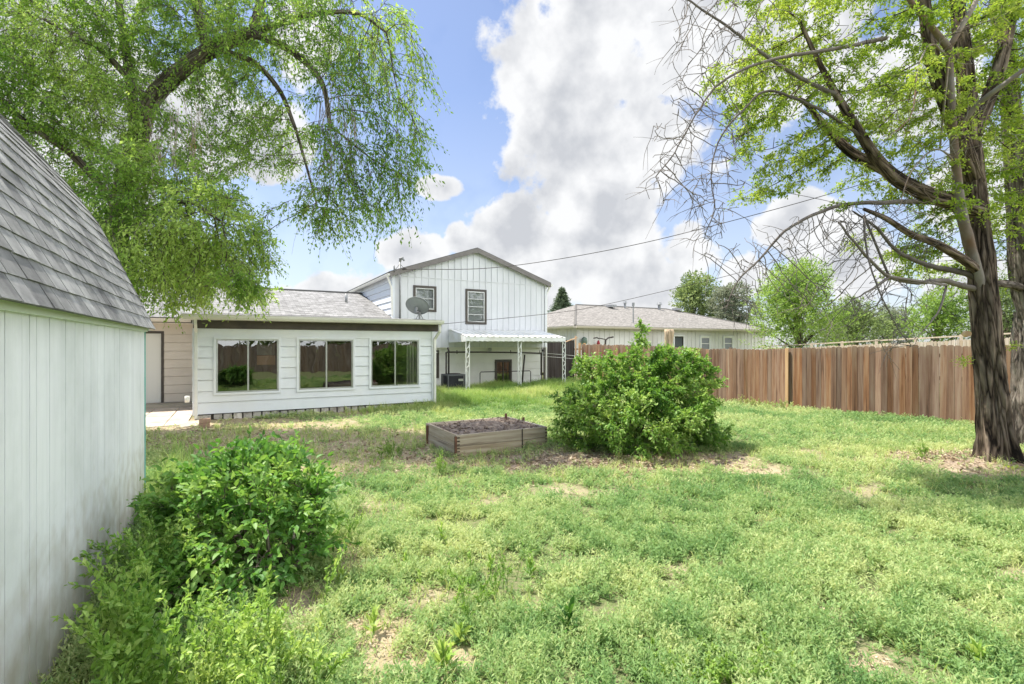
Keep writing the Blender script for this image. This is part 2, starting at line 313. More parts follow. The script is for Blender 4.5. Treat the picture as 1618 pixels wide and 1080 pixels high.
# ---- branching by competition for space
def resample(pts, step, wob=0.):
    P = [np.array(p, float) for p in pts]; out = [P[0]]
    # catmull-rom smooth
    Q = [2*P[0]-P[1]]+P+[2*P[-1]-P[-2]]
    for i in range(1, len(Q)-2):
        a, b, c, d = Q[i-1:i+3]; k = max(1, int(np.linalg.norm(c-b)/step))
        for j in range(1, k+1):
            t = j/k; out.append(.5*((2*b)+(-a+c)*t+(2*a-5*b+4*c-d)*t*t+(-a+3*b-3*c+d)*t**3))
    out = np.array(out)
    if wob: out[1:-1] += RS.randn(len(out)-2, 3)*wob
    return out
def grow(limbs, A, step=.2, infl=1.6, kill=.3, iters=80, grav=0., jit=.15, rtip=.004, expn=2.4):
    """limbs: list of (points, r0, r1) polylines; first is the trunk. A: attractor points. returns P,par,rad,islimb"""
    P = []; par = []; fix = []
    for li, (pts, r0, r1) in enumerate(limbs):
        q = resample(pts, step, step*.04)
        if li == 0: prev = -1; start = 0
        else:
            arr = np.array(P); prev = int(np.argmin(((arr-q[0])**2).sum(1))); start = 0 if np.linalg.norm(arr[prev]-q[0]) > step*.5 else 1
        for i in range(start, len(q)):
            P.append(q[i]); par.append(prev); prev = len(P)-1; t = i/max(1, len(q)-1); fix.append(r0*(1-t)+r1*t)
    nl = len(P); P = np.array(P); A = np.array(A) if A is not None else np.zeros((0, 3)); par = list(par)
    if len(A):
        bd = np.full(len(A), 1e9); bi = np.zeros(len(A), int)
        def upd(new, base):
            nonlocal bd, bi
            for s0 in range(0, len(new), 400):
                nn = new[s0:s0+400]; dd = ((A[:, None]-nn[None])**2).sum(2); j = dd.argmin(1); m = dd[np.arange(len(A)), j]; u = m < bd; bd[u] = m[u]; bi[u] = j[u]+base+s0
        upd(P, 0)
        for it in range(iters):
            alive = bd > kill*kill; A = A[alive]; bd = bd[alive]; bi = bi[alive]
            if len(A) == 0: break
            act = bd < infl*infl
            if not act.any():
                act = bd < (bd.min()*1.5)
            idx = bi[act]; dv = norm(A[act]-P[idx]); u, inv = np.unique(idx, return_inverse=True)
            sm = np.zeros((len(u), 3)); np.add.at(sm, inv, dv); sm = norm(sm+RS.randn(len(u), 3)*jit + np.array((0, 0, grav)))
            new = P[u]+sm*step
            # avoid duplicates
            base = len(P); P = np.vstack([P, new]); par += list(u); upd(new, base)
    par = np.array(par); n = len(P); acc = np.zeros(n); rad = np.zeros(n); 
    for i in range(n-1, -1, -1):
        r = max(rtip, acc[i]**(1/expn)) if acc[i] > 0 else rtip
        if i < nl: r = fix[i]
        rad[i] = r
        if par[i] >= 0 and not (i < nl): acc[par[i]] += r**expn
    # cap children of limbs
    for i in range(n):
        if par[i] >= 0 and i >= nl: rad[i] = min(rad[i], rad[par[i]])
    return P, par, rad, nl
def chains(P, par, rad):
    n = len(P); ch = [[] for _ in range(n)]
    for i in range(n):
        if par[i] >= 0: ch[par[i]].append(i)
    roots = [i for i in range(n) if par[i] < 0]; out = []; st = [(r, None) for r in roots]
    while st:
        i, pre = st.pop(); c = [] if pre is None else [pre]; 
        while True:
            c.append(i)
            if not ch[i]: break
            k = sorted(ch[i], key=lambda q: -rad[q]); 
            for q in k[1:]: st.append((q, i))
            i = k[0]
        out.append(c)
    return out
def branch_mesh(mb, P, par, rad, big=.06, disp=None):
    for c in chains(P, par, rad):
        if len(c) < 2: continue
        r = [rad[i] for i in c]
        if len(c) > 1 and r[0] > r[1]*1.3: r[0] = r[1]*1.15
        m = max(r); n = 20 if m > .15 else 10 if m > big else 6 if m > .02 else 4
        mb.tube([P[i] for i in c], r, n, t=random.random(), cap=False, disp=disp if m > .1 else None)
def ell(cx, rx, n, fill=.0):
    "n points in an ellipsoid"
    v = rvec(n)*(RS.rand(n, 1)**(1/3.)); return np.array(cx)+v*np.array(rx)
# ================================================================ the ground
def gz(x, y):
    "height of the ground"
    x = np.asarray(x, float); y = np.asarray(y, float)
    z = .05*(fbm(x, y, .35, 3)-.5)+.04*(fbm(x, y, 1.7, 9)-.5)
    z = z - .16*np.exp(-(((x-14.5)/3.5)**2+((y-11)/4.5)**2)) + .10*np.clip((y-12.5)/4, 0, 1)*np.clip((x-5.0)/1.5, 0, 1)*np.clip((14-x)/2, 0, 1)
    z = z + .16*np.exp(-(((x-9.6)**2+(y-2.9)**2)/1.1)) + .10*np.exp(-(((x-6.1)/1.6)**2+((y-6.5)/1.1)**2))
    flat = np.clip((.9-x)/1.2, 0, 1)*np.clip((y-11.5)/1, 0, 1)
    return z*(1-flat)-.02*flat*0
def g1(x, y): return float(gz(x, y))
PATCH = []   # x, y, rx, ry, strength, kind (0 grey brown litter, 1 pale straw, 2 red brown mulch)
def patch(px, py, wpx, hpx, s, kind):
    a = onZ(px-wpx, py); b = onZ(px+wpx, py); c = onZ(px, py-hpx); d = onZ(px, py+hpx)
    o = (c+d)/2; PATCH.append((o[0], o[1], (b-a)[:2]/2, (c-d)[:2]/2, s, kind))
for q in ((330, 700, 130, 34, .95, 0), (470, 705, 120, 38, .75, 0), (600, 720, 110, 26, .8, 0), (400, 672, 160, 12, 1.1, 0), (255, 672, 40, 10, 1.3, 1), (560, 655, 60, 8, .8, 1),
          (800, 733, 95, 14, .85, 2), (1005, 734, 140, 18, 1.25, 2), (1150, 726, 45, 14, .8, 2), (880, 778, 100, 16, .62, 1), (1010, 770, 70, 12, .42, 1), (520, 745, 70, 25, .8, 0), (640, 690, 70, 20, .6, 0), (880, 720, 50, 14, .7, 0), (700, 760, 90, 14, .55, 1), (640, 835, 60, 30, .5, 1), (760, 800, 60, 16, .5, 1), (700, 870, 40, 20, .45, 1),
          (1490, 728, 95, 16, 1.6, 2), (1590, 745, 90, 22, 1.5, 2), (1300, 712, 110, 9, .75, 1), (1230, 745, 60, 12, .6, 1), (1340, 775, 110, 14, .35, 1),
          (600, 1000, 70, 45, 1.0, 0), (680, 940, 60, 26, .85, 1), (720, 1040, 50, 20, .7, 1), (560, 900, 40, 16, .8, 0), (640, 1060, 60, 20, .7, 0), (1300, 970, 26, 12, 1.6, 2), (1370, 1050, 40, 22, 1.5, 1), (1600, 910, 30, 10, 1.5, 2), (1610, 990, 40, 10, 1.2, 2), (1180, 820, 22, 4, 1.2, 2), (1075, 900, 30, 8, .9, 2), (1010, 985, 30, 10, .8, 0), (860, 960, 26, 9, .9, 0), (540, 870, 40, 20, .9, 0), (600, 800, 60, 12, .6, 1), (1440, 880, 40, 6, .5, 1), (1500, 960, 60, 10, .45, 1), (470, 960, 40, 40, 1.0, 2)):
    patch(*q)
def soil(x, y):
    "0..1 bareness and the two colour weights"
    x = np.asarray(x, float); y = np.asarray(y, float); tot = np.zeros_like(x); k1 = np.zeros_like(x); k2 = np.zeros_like(x)
    for (cx, cy, ax, ay, s, kind) in PATCH:
        M = np.array([ax, ay]).T; Mi = np.linalg.inv(M); u = Mi[0, 0]*(x-cx)+Mi[0, 1]*(y-cy); v = Mi[1, 0]*(x-cx)+Mi[1, 1]*(y-cy)
        g = s*np.exp(-(u*u+v*v)*1.1); tot += g
        if kind == 1: k1 += g
        if kind == 2: k2 += g
    n = fbm(x, y, 1.6, 21)*.9+fbm(x, y, 6, 5)*.45
    w2 = (fbm(x, y, 1.1, 71)-.5)*1.3+(fbm(x, y, 5, 91)-.5)*.7
    return np.clip((tot+n-.80)*1.5, 0, 1), np.clip(k1*1.2+w2-.1, 0, 1), np.clip(k2*1.2+w2-.1, 0, 1)
def make_ground():
    def lines(lo, hi, a, b, st):
        o = []; v = lo; 
        far = [-400, -200, -120, -80, -50, -35, -25]
        L = [f for f in far if f < a-3]+list(np.arange(a, b, st))
        return np.array(L+[b+2, b+5, b+10, b+20, b+40, b+80, b+160, b+380])
    xs = lines(0, 0, -12, 18, .09); ys = lines(0, 0, -2, 20, .09)
    X, Y = np.meshgrid(xs, ys, indexing='ij'); Z = gz(X, Y)
    near = (np.abs(X-5) < 30) & (np.abs(Y-8) < 26); Z = np.where(near, Z, -.05)
    V = np.stack([X, Y, Z], -1).reshape(-1, 3); nx, ny = X.shape; i = np.arange(nx-1)[:, None]*ny+np.arange(ny-1)[None]
    Fa = np.stack([i, i+ny, i+ny+1, i+1], -1).reshape(-1, 4)
    me = npmesh('ground', V, Fa)
    b, k1, k2 = soil(X.ravel(), Y.ravel())
    for nm, d in (('bare', b), ('straw', k1), ('mulch', k2)):
        a = me.attributes.new(nm, 'FLOAT', 'POINT'); a.data.foreach_set('value', d.astype(np.float32))
    m = bpy.data.materials.new('ground'); m.use_nodes = True; nt = m.node_tree; n = nt.nodes; L = nt.links; bs = n['Principled BSDF']; bs.inputs['Roughness'].default_value = 1; bs.inputs['Specular IOR Level'].default_value = .1
    tc = n.new('ShaderNodeTexCoord')
    def nz(sc, lo, hi, det=8):
        q = n.new('ShaderNodeTexNoise'); q.inputs['Scale'].default_value = sc; q.inputs['Detail'].default_value = det; q.inputs['Roughness'].default_value = .65; L.new(tc.outputs['Object'], q.inputs['Vector'])
        r = n.new('ShaderNodeMapRange'); L.new(q.outputs['Fac'], r.inputs[0]); r.inputs[1].default_value = lo; r.inputs[2].default_value = hi; return r.outputs[0]
    def mix(f, a, c):
        x = n.new('ShaderNodeMix'); x.data_type = 'RGBA'
        for k, v in (('Factor', f), ('A', a), ('B', c)):
            if isinstance(v, tuple): x.inputs[k].default_value = (*v, 1)
            else: L.new(v, x.inputs[k])
        return x.outputs['Result']
    def attr(nm): a = n.new('ShaderNodeAttribute'); a.attribute_name = nm; return a.outputs['Fac']
    nzk = nz(3.5, .35, .6); dirt = mix(nz(9, .3, .7), (.31, .24, .14), (.49, .40, .25)); dirt = mix(nz(60, .45, .75), dirt, (.42, .37, .29))
    straw = mix(nz(30, .3, .7), (.36, .29, .19), (.52, .45, .32)); mulch = mix(nz(40, .3, .7), (.20, .15, .115), (.42, .33, .25))
    gr = mix(nz(7, .35, .65), (.10, .14, .05), (.19, .22, .09)); gr = mix(nz(25, .45, .7), gr, (.24, .21, .13))
    mm_ = n.new('ShaderNodeMath'); mm_.operation = 'MULTIPLY'; L.new(attr('straw'), mm_.inputs[0]); L.new(nzk, mm_.inputs[1])
    m2_ = n.new('ShaderNodeMath'); m2_.operation = 'MULTIPLY'; L.new(attr('mulch'), m2_.inputs[0]); L.new(nz(5, .3, .5), m2_.inputs[1])
    c = mix(mm_.outputs[0], dirt, straw); c = mix(m2_.outputs[0], c, mulch); c = mix(attr('bare'), gr, c)
    L.new(c, bs.inputs['Base Color'])
    q = n.new('ShaderNodeTexNoise'); q.inputs['Scale'].default_value = 35; q.inputs['Detail'].default_value = 6; L.new(tc.outputs['Object'], q.inputs['Vector'])
    bu = n.new('ShaderNodeBump'); bu.inputs['Distance'].default_value = .03; L.new(q.outputs['Fac'], bu.inputs['Height']); L.new(bu.outputs[0], bs.inputs['Normal'])
    return tag(link('ground', me, m, smooth=True), kind='structure')
make_ground()

# ---- shared materials
M_white = mat('white_paint', (.79, .82, .86), .55, (.73, .76, .80), 2.2, col3=(.76, .77, .76), n3=.7, bump=.0008, bscale=60, tint=.03)
M_gable = mat('gable_paint', (.70, .71, .73), .6, (.63, .64, .66), 1.5, stretch=(1, 1, .4), bump=.0008, bscale=60, tint=.03)
M_trim = mat('white_trim', (.80, .79, .73), .5, (.70, .69, .64), 3, bump=.0005)
M_brown = mat('brown_trim', (.066, .057, .052), .5, (.10, .085, .07), 3, tint=.1)
M_grayt = mat('gray_fascia', (.17, .155, .145), .6, (.22, .2, .19), 3)
M_alu = mat('aluminium', (.55, .56, .55), .35, (.45, .46, .45), 6, metal=.7)
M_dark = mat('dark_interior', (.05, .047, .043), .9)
M_beige = mat('beige_siding', (.74, .66, .57), .65, (.68, .60, .51), 2, tint=.03)
M_conc = mat('concrete', (.50, .44, .36), .9, (.40, .35, .28), 3, bump=.004, bscale=25, tint=.12, col3=(.34, .31, .25), n3=1.3)
M_glass = glassmat('window_glass', .15, (.74, .75, .72))
M_glassd = glassmat('upper_glass', .03, (.88, .9, .9))
M_iron = mat('dark_pipe', (.035, .033, .032), .5, (.06, .045, .035), 8)
M_galv = mat('galvanised', (.33, .34, .34), .5, (.25, .25, .25), 8, metal=.4)
M_roof = shinglemat('gray_shingles', (.20, .197, .192), (.32, .315, .31), (.14, .138, .135), .30, .145)
M_roof2 = shinglemat('tan_shingles', (.20, .188, .172), (.29, .272, .25), (.155, .147, .135), .32, .15)

# ================================================================ walls
class Wall:
    def __init__(s, O, d, n): s.O = Vector(O); s.d = Vector(d); s.n = Vector(n)
    def p(s, a, o, z): return s.O+s.d*a+s.n*o+Vector((0, 0, z))
    def cell(s, mb, a0, a1, z0, z1, oi, ob, ot=None, t=.5):
        "a block between inner offset oi and outer offsets ob (bottom), ot (top)"
        ot = ob if ot is None else ot; q = s.p
        A = [q(a0, ob, z0), q(a1, ob, z0), q(a1, oi, z0), q(a0, oi, z0), q(a0, ot, z1), q(a1, ot, z1), q(a1, oi, z1), q(a0, oi, z1)]
        mb.hexa(A, t)
    def lap(s, mb, a0, a1, z0, z1, exp, holes=(), proud=.022, th=.05, gap=.009):
        z = z0
        while z < z1-1e-4:
            zt = min(z+exp, z1); zc = sorted({z, zt}|{h for H in holes for h in H[2:] if z < h < zt}); tt = random.random()
            for i in range(len(zc)-1):
                u, v = zc[i], zc[i+1]; m = (u+v)/2; ac = sorted({a0, a1}|{h for H in holes if H[2] < m < H[3] for h in H[:2] if a0 < h < a1})
                for j in range(len(ac)-1):
                    b = (ac[j]+ac[j+1])/2
                    if any(H[0] < b < H[1] and H[2] < m < H[3] for H in holes): continue
                    f = lambda zz: proud*(1-(zz-z)/exp)+.002
                    g_ = gap if (u == z and z > z0+.01 and v-u > gap*2) else 0
                    if g_: s.cell(mb, ac[j], ac[j+1], u, u+g_, -th-.02, -.035, -.035, tt)
                    s.cell(mb, ac[j], ac[j+1], u+g_, v, -th, f(u), f(v), tt)
            z = zt
    def window(s, H, parent, fw=.05, casing=None, cm=None, frame=None, glass=None, mull=1, proud=.03, hsash=False, name='window', label=None, inset=.02):
        "H = a0,a1,z0,z1; part window (the frame) > pane, casing"
        a0, a1, z0, z1 = H; mb = MB()
        for (x0, x1, y0, y1) in ((a0, a1, z0, z0+fw), (a0, a1, z1-fw, z1), (a0, a0+fw, z0+fw, z1-fw), (a1-fw, a1, z0+fw, z1-fw)): s.cell(mb, x0, x1, y0, y1, -.05, proud*.6)
        for i in range(1, mull+1):
            c = a0+(a1-a0)*i/(mull+1); s.cell(mb, c-fw*.55, c+fw*.55, z0+fw, z1-fw, -.04, proud*.6-.005)
        if hsash:
            for k in range(1, hsash+1):
                c = z0+(z1-z0)*k/(hsash+1); s.cell(mb, a0+fw, a1-fw, c-fw*.35, c+fw*.35, -.04, proud*.6-.006)
        o = mb.build(name, frame or M_alu, parent, bevel=.003); tag(o, label)
        g = MB()
        g.poly([s.p(a0+fw*.8, -inset, z0+fw*.8), s.p(a1-fw*.8, -inset, z0+fw*.8), s.p(a1-fw*.8, -inset, z1-fw*.8), s.p(a0+fw*.8, -inset, z1-fw*.8)]); g.build('pane', glass or M_glass, o)
        if casing:
            c = MB(); w_ = casing
            for (x0, x1, y0, y1) in ((a0-w_, a1+w_, z0-w_, z0), (a0-w_, a1+w_, z1, z1+w_), (a0-w_, a0, z0, z1), (a1, a1+w_, z0, z1)): s.cell(c, x0, x1, y0, y1, -.05, proud)
            c.build('casing', cm or M_brown, o, bevel=.004)
        return o
def roofquad(mb, a, b, c, d, th=.12, off=(0, 0)):
    "a-b along the eave, c above b, d above a; uv in metres"
    a, b, c, d = map(Vector, (a, b, c, d)); e = (b-a).normalized(); up = (d-a)-(d-a).dot(e)*e; up.normalize()
    uv = [((p-a).dot(e)+off[0], (p-a).dot(up)+off[1]) for p in (a, b, c, d)]
    if (c-d).length < .01: mb.slab([a, b, c], th, uvs=uv[:3])
    else: mb.slab([a, b, c, d], th, uvs=uv)
def gutter(p0, p1, out, parent, r=.06, m=None, name='gutter'):
    "a K-profile trough along p0-p1, leaning out"
    p0 = Vector(p0); p1 = Vector(p1); o = Vector(out); mb = MB(); prof = [(0, 0), (r*1.2, 0), (r*1.7, r*.8), (r*1.9, r*1.7), (r*1.7, r*1.7), (r*1.5, r*.85), (r*1.1, .008), (.008, .008), (.008, r*1.7), (0, r*1.7)]
    A = [p0+o*u+Vector((0, 0, v)) for u, v in prof]; B = [p1+o*u+Vector((0, 0, v)) for u, v in prof]; k = len(prof)
    for i in range(k): j = (i+1) % k; mb.poly([A[i], B[i], B[j], A[j]])
    for Q in (A, B): mb.poly([Q[0], Q[1], Q[2], Q[3], Q[9]])
    return mb.build(name, m or M_trim, parent)
def pipe(pts, r, name, m, parent=None, n=8, **k):
    mb = MB(); mb.tube(pts, r, n); return mb.build(name, m, parent, smooth=True, **k)
def downspout(pts, parent, w_=.045, m=None):
    mb = MB()
    for i in range(len(pts)-1):
        a, b = Vector(pts[i]), Vector(pts[i+1]); mb.tube([a, b], w_, 4)
    return mb.build('downspout', m or M_trim, parent, bevel=.004)

# ================================================================ the house
SX0, SX1, SY, HY = -0.85, 5.18, 14.03, 17.8
GX0, GX1, GYB = 5.02, 11.51, 26.5
house = empty('house', (5, 17.8, 0), label='white split-level house with a low glazed sunroom in front and a two-storey gabled wing', cat='house')
W = Wall((SX0, SY, 0), (1, 0, 0), (0, -1, 0))
def ax(px, py, Y, wall): p = onY(px, py, Y); return p[0]-wall.O.x, p[2]
holes = []
for (xa, ya, xb, yb) in ((341.5, 535, 440, 620.5), (472, 536, 557.5, 615.5), (586, 537.5, 661, 610.5)):
    a0, z1 = ax(xa, ya, SY, W); a1, z0 = ax(xb, yb, SY, W); holes.append((a0, a1, .64, 1.945))
def trimmed(H, e=.055): return (H[0]-e, H[1]+e, H[2]-e, H[3]+e)
mb = MB(); TH = [trimmed(h) for h in holes]; LEN = SX1-SX0
W.lap(mb, .09, LEN-.09, .15, 1.99, .268, TH)
W.cell(mb, .09, LEN-.09, 1.99, 2.2, -.05, .02)
# side wall, left (faces the patio) and right
WL = Wall((SX0, HY, 0), (0, -1, 0), (-1, 0, 0)); WL.lap(mb, 0, HY-SY-.0, .15, 2.42, .268)
WR = Wall((SX1, SY, 0), (0, 1, 0), (1, 0, 0)); WR.lap(mb, 0, HY-SY, .15, 2.42, .268)
mb.build('sunroom_wall', M_white, house)
mb = MB()
for a in (0, LEN-.09): W.cell(mb, a-.012, a+.10, .13, 2.2, -.06, .042)
for H, T in zip(holes, TH):
    for (x0, x1, y0, y1) in ((T[0], T[1], T[2], H[2]), (T[0], T[1], H[3], T[3]), (T[0], H[0], H[2], H[3]), (H[1], T[1], H[2], H[3])): W.cell(mb, x0, x1, y0, y1, -.05, .040)
mb.build('sunroom_trim', M_white, house, bevel=.004)
for H in holes: W.window(H, house, fw=.035, mull=1, proud=.02, frame=M_alu)
mb = MB(); mb.box(SX0-.0, SY-.05, 2.2, SX1+.1, SY+.05, 2.40); mb.build('fascia_board', M_brown, house, bevel=.004)
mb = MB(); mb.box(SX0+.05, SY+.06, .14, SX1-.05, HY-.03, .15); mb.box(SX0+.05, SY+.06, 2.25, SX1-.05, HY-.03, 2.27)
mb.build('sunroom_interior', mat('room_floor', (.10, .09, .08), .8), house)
# dim back room wall with its own window and a pale wooden panel seen through the glass
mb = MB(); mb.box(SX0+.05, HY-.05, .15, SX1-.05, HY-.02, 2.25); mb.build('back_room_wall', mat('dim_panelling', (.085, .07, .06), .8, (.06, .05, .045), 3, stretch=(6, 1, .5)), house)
QY = SY+.8; a = onY(406, 536, QY); b = onY(436, 560, QY); c_ = onY(420, 576, QY)
mb = MB(); mb.box(a[0], QY-.02, b[2], b[0]-.03, QY+.01, a[2]); mb.build('inner_window', mat('inner_window_light', (.30, .34, .30), .3), house)
mb = MB(); mb.box(a[0], QY-.03, c_[2], b[0]-.02, QY+.02, b[2]-.02); mb.build('wooden_shelf', mat('pale_wood', (.62, .36, .2), .6), house)
# vertical blinds behind the third window
mb = MB(); x0 = holes[2][1]+SX0-.32
for i in range(4): mb.box(x0+i*.085, SY+.10, .66, x0+i*.085+.06, SY+.115, 1.93, t=random.random())
mb.build('vertical_blind', mat('blind_cloth', (.5, .5, .46), .8, tint=.2), house)
# stone footing
mb = MB(); x = SX0+.42
mb2 = MB(); mb2.box(SX0+.06, SY+.05, -.1, SX1-.04, SY+.25, .135); mb2.build('footing_backing', mat('footing_mortar', (.07, .06, .055), 1), house)  # dark mortar backing seen between the stones
while x < SX1-.1:
    wd = random.uniform(.15, .19)
    if random.random() < .9: mb.box(x, SY+random.uniform(.0, .02), -.08, x+wd, SY+.08, .13+random.uniform(-.01, .0), t=random.random(), M=Matrix.Rotation(random.uniform(-.004, .004), 4, 'Y'))
    x += wd+random.uniform(.025, .045)
mb.box(SX0+.03, SY-.01, -.08, SX0+.36, SY+.1, .12, t=.7)
mb.build('footing_stones', mat('footing_stone', (.68, .65, .59), .9, (.50, .46, .41), 5, bump=.008, bscale=20, tint=.25, col3=(.2, .17, .14), n3=7), house, bevel=.008)
# sunroom roof (nearly flat) and main ranch roof
zm = lambda y: 2.76+.266*(y-HY)
mb = MB(); roofquad(mb, (SX0-.2, SY-.3, 2.53), (SX1+.12, SY-.3, 2.53), (SX1+.12, HY+.15, 2.775), (SX0-.2, HY+.15, 2.775), .1, (.1, .05)); mb.build('sunroom_roof', M_roof, house)
mb = MB(); RY = 22.9; EY = HY-.6; LX = -9.
mb.slab([(LX-.3, EY, zm(EY)), (SX0-.2, EY, zm(EY)), (SX0-.2, HY+.1, zm(HY+.1)), (LX-.3, HY+.1, zm(HY+.1))], .12, uvs=[(0, 0), (LX, 0), (LX, .7), (0, .7)])
roofquad(mb, (LX-.3, HY+.1, zm(HY+.1)), (GX0, HY+.1, zm(HY+.1)), (GX0, RY, zm(RY)), (LX-.3, RY, zm(RY)), .12)
roofquad(mb, (GX0, 28.4, zm(RY)-.266*5.5), (LX-.3, 28.4, zm(RY)-.266*5.5), (LX-.3, RY, zm(RY)), (GX0, RY, zm(RY)), .12)
mb.box(LX-.3, RY-.12, zm(RY)-.02, GX0, RY+.12, zm(RY)+.035); mb.build('main_roof', M_roof, house)
gutter((SX0-.22, SY-.31, 2.405), (SX1+.14, SY-.31, 2.405), (0, -1, 0), house, .065)
mb = MB(); mb.box(SX0-.2, SY-.30, 2.40, SX1+.12, SY+.1, 2.42); mb.build('soffit', M_trim, house)
gutter((LX-.3, EY-.01, 2.46), (SX0-.24, EY-.01, 2.46), (0, -1, 0), house, .06, M_beige)
mb = MB(); mb.box(LX, EY, 2.42, SX0-.2, HY, 2.44); mb.build('soffit', M_beige, house)
# beige wall with the brown-framed side door
WB = Wall((LX, HY, 0), (1, 0, 0), (0, -1, 0)); dr = -1.87-LX; H = (dr-.92, dr, .12, 2.14)
mb = MB(); WB.lap(mb, 0, SX0-LX, .12, 2.42, .25, [(H[0]-.07, H[1]+.07, H[2]-1, H[3]+.07)], proud=.018); WB.cell(mb, 0, SX0-LX, 2.34, 2.42, .0, .03)
mb.box(LX, HY+.05, -.1, GX0, 28, 2.42); mb.build('back_wall', M_beige, house)
mb = MB(); WB.cell(mb, H[0], H[1], H[2], H[3], -.05, -.02)
d_ = mb.build('door', mat('door_paint', (.78, .76, .70), .5), house)
mb = MB()
for q in ((H[0]-.07, H[0], H[2], H[3]), (H[1], H[1]+.07, H[2], H[3]), (H[0]-.07, H[1]+.07, H[3], H[3]+.07)): WB.cell(mb, *q, -.05, .025)
mb.build('door_frame', M_brown, d_)
mb = MB(); mb.tube([(LX+H[0]+.1, HY+.02, 1.05), (LX+H[0]+.1, HY-.04, 1.05)], .03, 10); mb.build('door_handle', M_alu, d_)
pipe([(SX0-.12, SY-.0, .95-.35), (SX0-.12, SY-.0, .45)], .05, 'vent_pipe', M_trim, house)
downspout([(SX0+.06, SY-.30, 2.42), (SX0+.06, SY-.30, 2.32), (SX0+.06, SY-.07, 2.12), (SX0+.06, SY-.07, .06)], house)
downspout([(SX1+.06, SY-.28, 2.42), (SX1+.06, SY-.28, 2.22), (SX1-.02, SY-.07, 1.98), (SX1-.02, SY-.07, .0)], house)
# --- two-storey wing
WG = Wall((GX0, HY, 0), (1, 0, 0), (0, -1, 0)); GW = GX1-GX0; ZE = 4.40; ZP = 5.50; mid = GW/2
up = []
for (xa, ya, xb, yb) in ((656.5, 454, 686, 489), (738.5, 459.5, 765.5, 509)):
    a0, z1 = ax(xa, ya, HY, WG); a1, z0 = ax(xb, yb, HY, WG); up.append((a0, a1, z0, z1))
mb = MB(); cuts = sorted({1.72, ZE}|{z for h in up for z in h[2:]}); acs = sorted({0, GW}|{a for h in up for a in h[:2]})
for i in range(len(cuts)-1):
    for j in range(len(acs)-1):
        cz = (cuts[i]+cuts[i+1])/2; ca = (acs[j]+acs[j+1])/2
        if not any(h[0] < ca < h[1] and h[2] < cz < h[3] for h in up): WG.cell(mb, acs[j], acs[j+1], cuts[i], cuts[i+1], -.1, -.03)
q = WG.p; zg = 4.33
mb.slab([q(0, .012, zg), q(GW, .012, zg), q(GW, .012, ZE), q(mid, .012, ZP), q(0, .012, ZE)], .1)
mb.hexa([q(0, .02, zg-.03), q(GW, .02, zg-.03), q(GW, 0, zg-.03), q(0, 0, zg-.03), q(0, .018, zg), q(GW, .018, zg), q(GW, 0, zg), q(0, 0, zg)])
a = .02; sp = .262
while a < GW:
    top = ZE+(ZP-ZE)*(1-abs(a-mid)/mid)-.06
    segs = [(1.72, zg-.03)]
    for h in up:
        if h[0]-.09 < a < h[1]+.09:
            segs = [(s0, min(s1, h[2]-.08)) if s0 < h[2] else (s0, s1) for s0, s1 in segs]+[(h[3]+.08, zg-.03)]
    # board between grooves, and the thin batten
    for s0, s1 in segs:
        if s1 > s0: WG.cell(mb, a-.018, a+.018, s0, s1, -.031, .011)
    if top > zg+.05: WG.cell(mb, a-.018, a+.018, zg, top, 0, .034)
    b_ = min(a+sp-.021, GW); 
    for (s0, s1) in ((1.72, zg-.03),):
        zc = sorted({s0, s1}|{z for h in up for z in h[2:]}); xc = sorted({a+.021, b_}|{x for h in up for x in h[:2] if a+.021 < x < b_})
        if b_ > a+.03:
            for i in range(len(zc)-1):
                for j in range(len(xc)-1):
                    cz = (zc[i]+zc[i+1])/2; ca = (xc[j]+xc[j+1])/2
                    if not any(h[0] < ca < h[1] and h[2] < cz < h[3] for h in up): WG.cell(mb, xc[j], xc[j+1], zc[i], zc[i+1], -.03, 0, t=.5)
    a += sp
mb.build('gable_wall', M_gable, house)
for h, k in zip(up, (1, 3)): WG.window(h, house, fw=.045, casing=.085, mull=0, hsash=k, frame=M_alu, glass=M_glassd)
M_bl = mat('blind_paper', (.55, .56, .57), .9, (.42, .43, .45), 3)
for h in up: mb = MB(); WG.cell(mb, h[0]-.0, h[1]+.0, h[2], h[3], -.09, -.055, t=.5); mb.build('window_blind', M_bl, house)
# lower wall, recessed
WLo = Wall((GX0, HY+.35, 0), (1, 0, 0), (0, -1, 0)); a0, z1 = ax(784, 570.5, HY+.35, WLo); a1, _ = ax(806, 575, HY+.35, WLo); b0, zz = ax(686, 556, HY+.35, WLo); b1, zy = ax(692, 594, HY+.35, WLo)
lows = [(a0, a1, .10, z1), (b0-.35, b1-.03, zy, zz)]
mb = MB(); WLo.lap(mb, 0, GW, -.1, 1.72, .30, [(h[0]-.0, h[1], h[2], h[3]) for h in lows], proud=.008)
mb.box(GX0, HY+.0, 1.70, GX1, HY+.36, 1.725); WLo.cell(mb, 0, GW, 1.5, 1.70, 0, .03)
mb.build('lower_wall', mat('cream_paint', (.80, .79, .74), .6, (.74, .73, .68), 2, tint=.03), house)
for h in lows: WLo.window(h, house, fw=.04, casing=.07, mull=1 if h is lows[0] else 0, frame=M_brown, glass=M_glass)
for h in lows: mb = MB(); mb.box(GX0+h[0]-.1, HY+.95, h[2]-.2, GX0+h[1]+.1, HY+1., h[3]+.2); mb.build('room_darkness', M_dark, house)  # dark sheet: the unlit room's shade put into its colour
mb = MB(); mb.box(GX0+.1, HY+.36, -.1, GX1-.02, HY+.4, -.05)
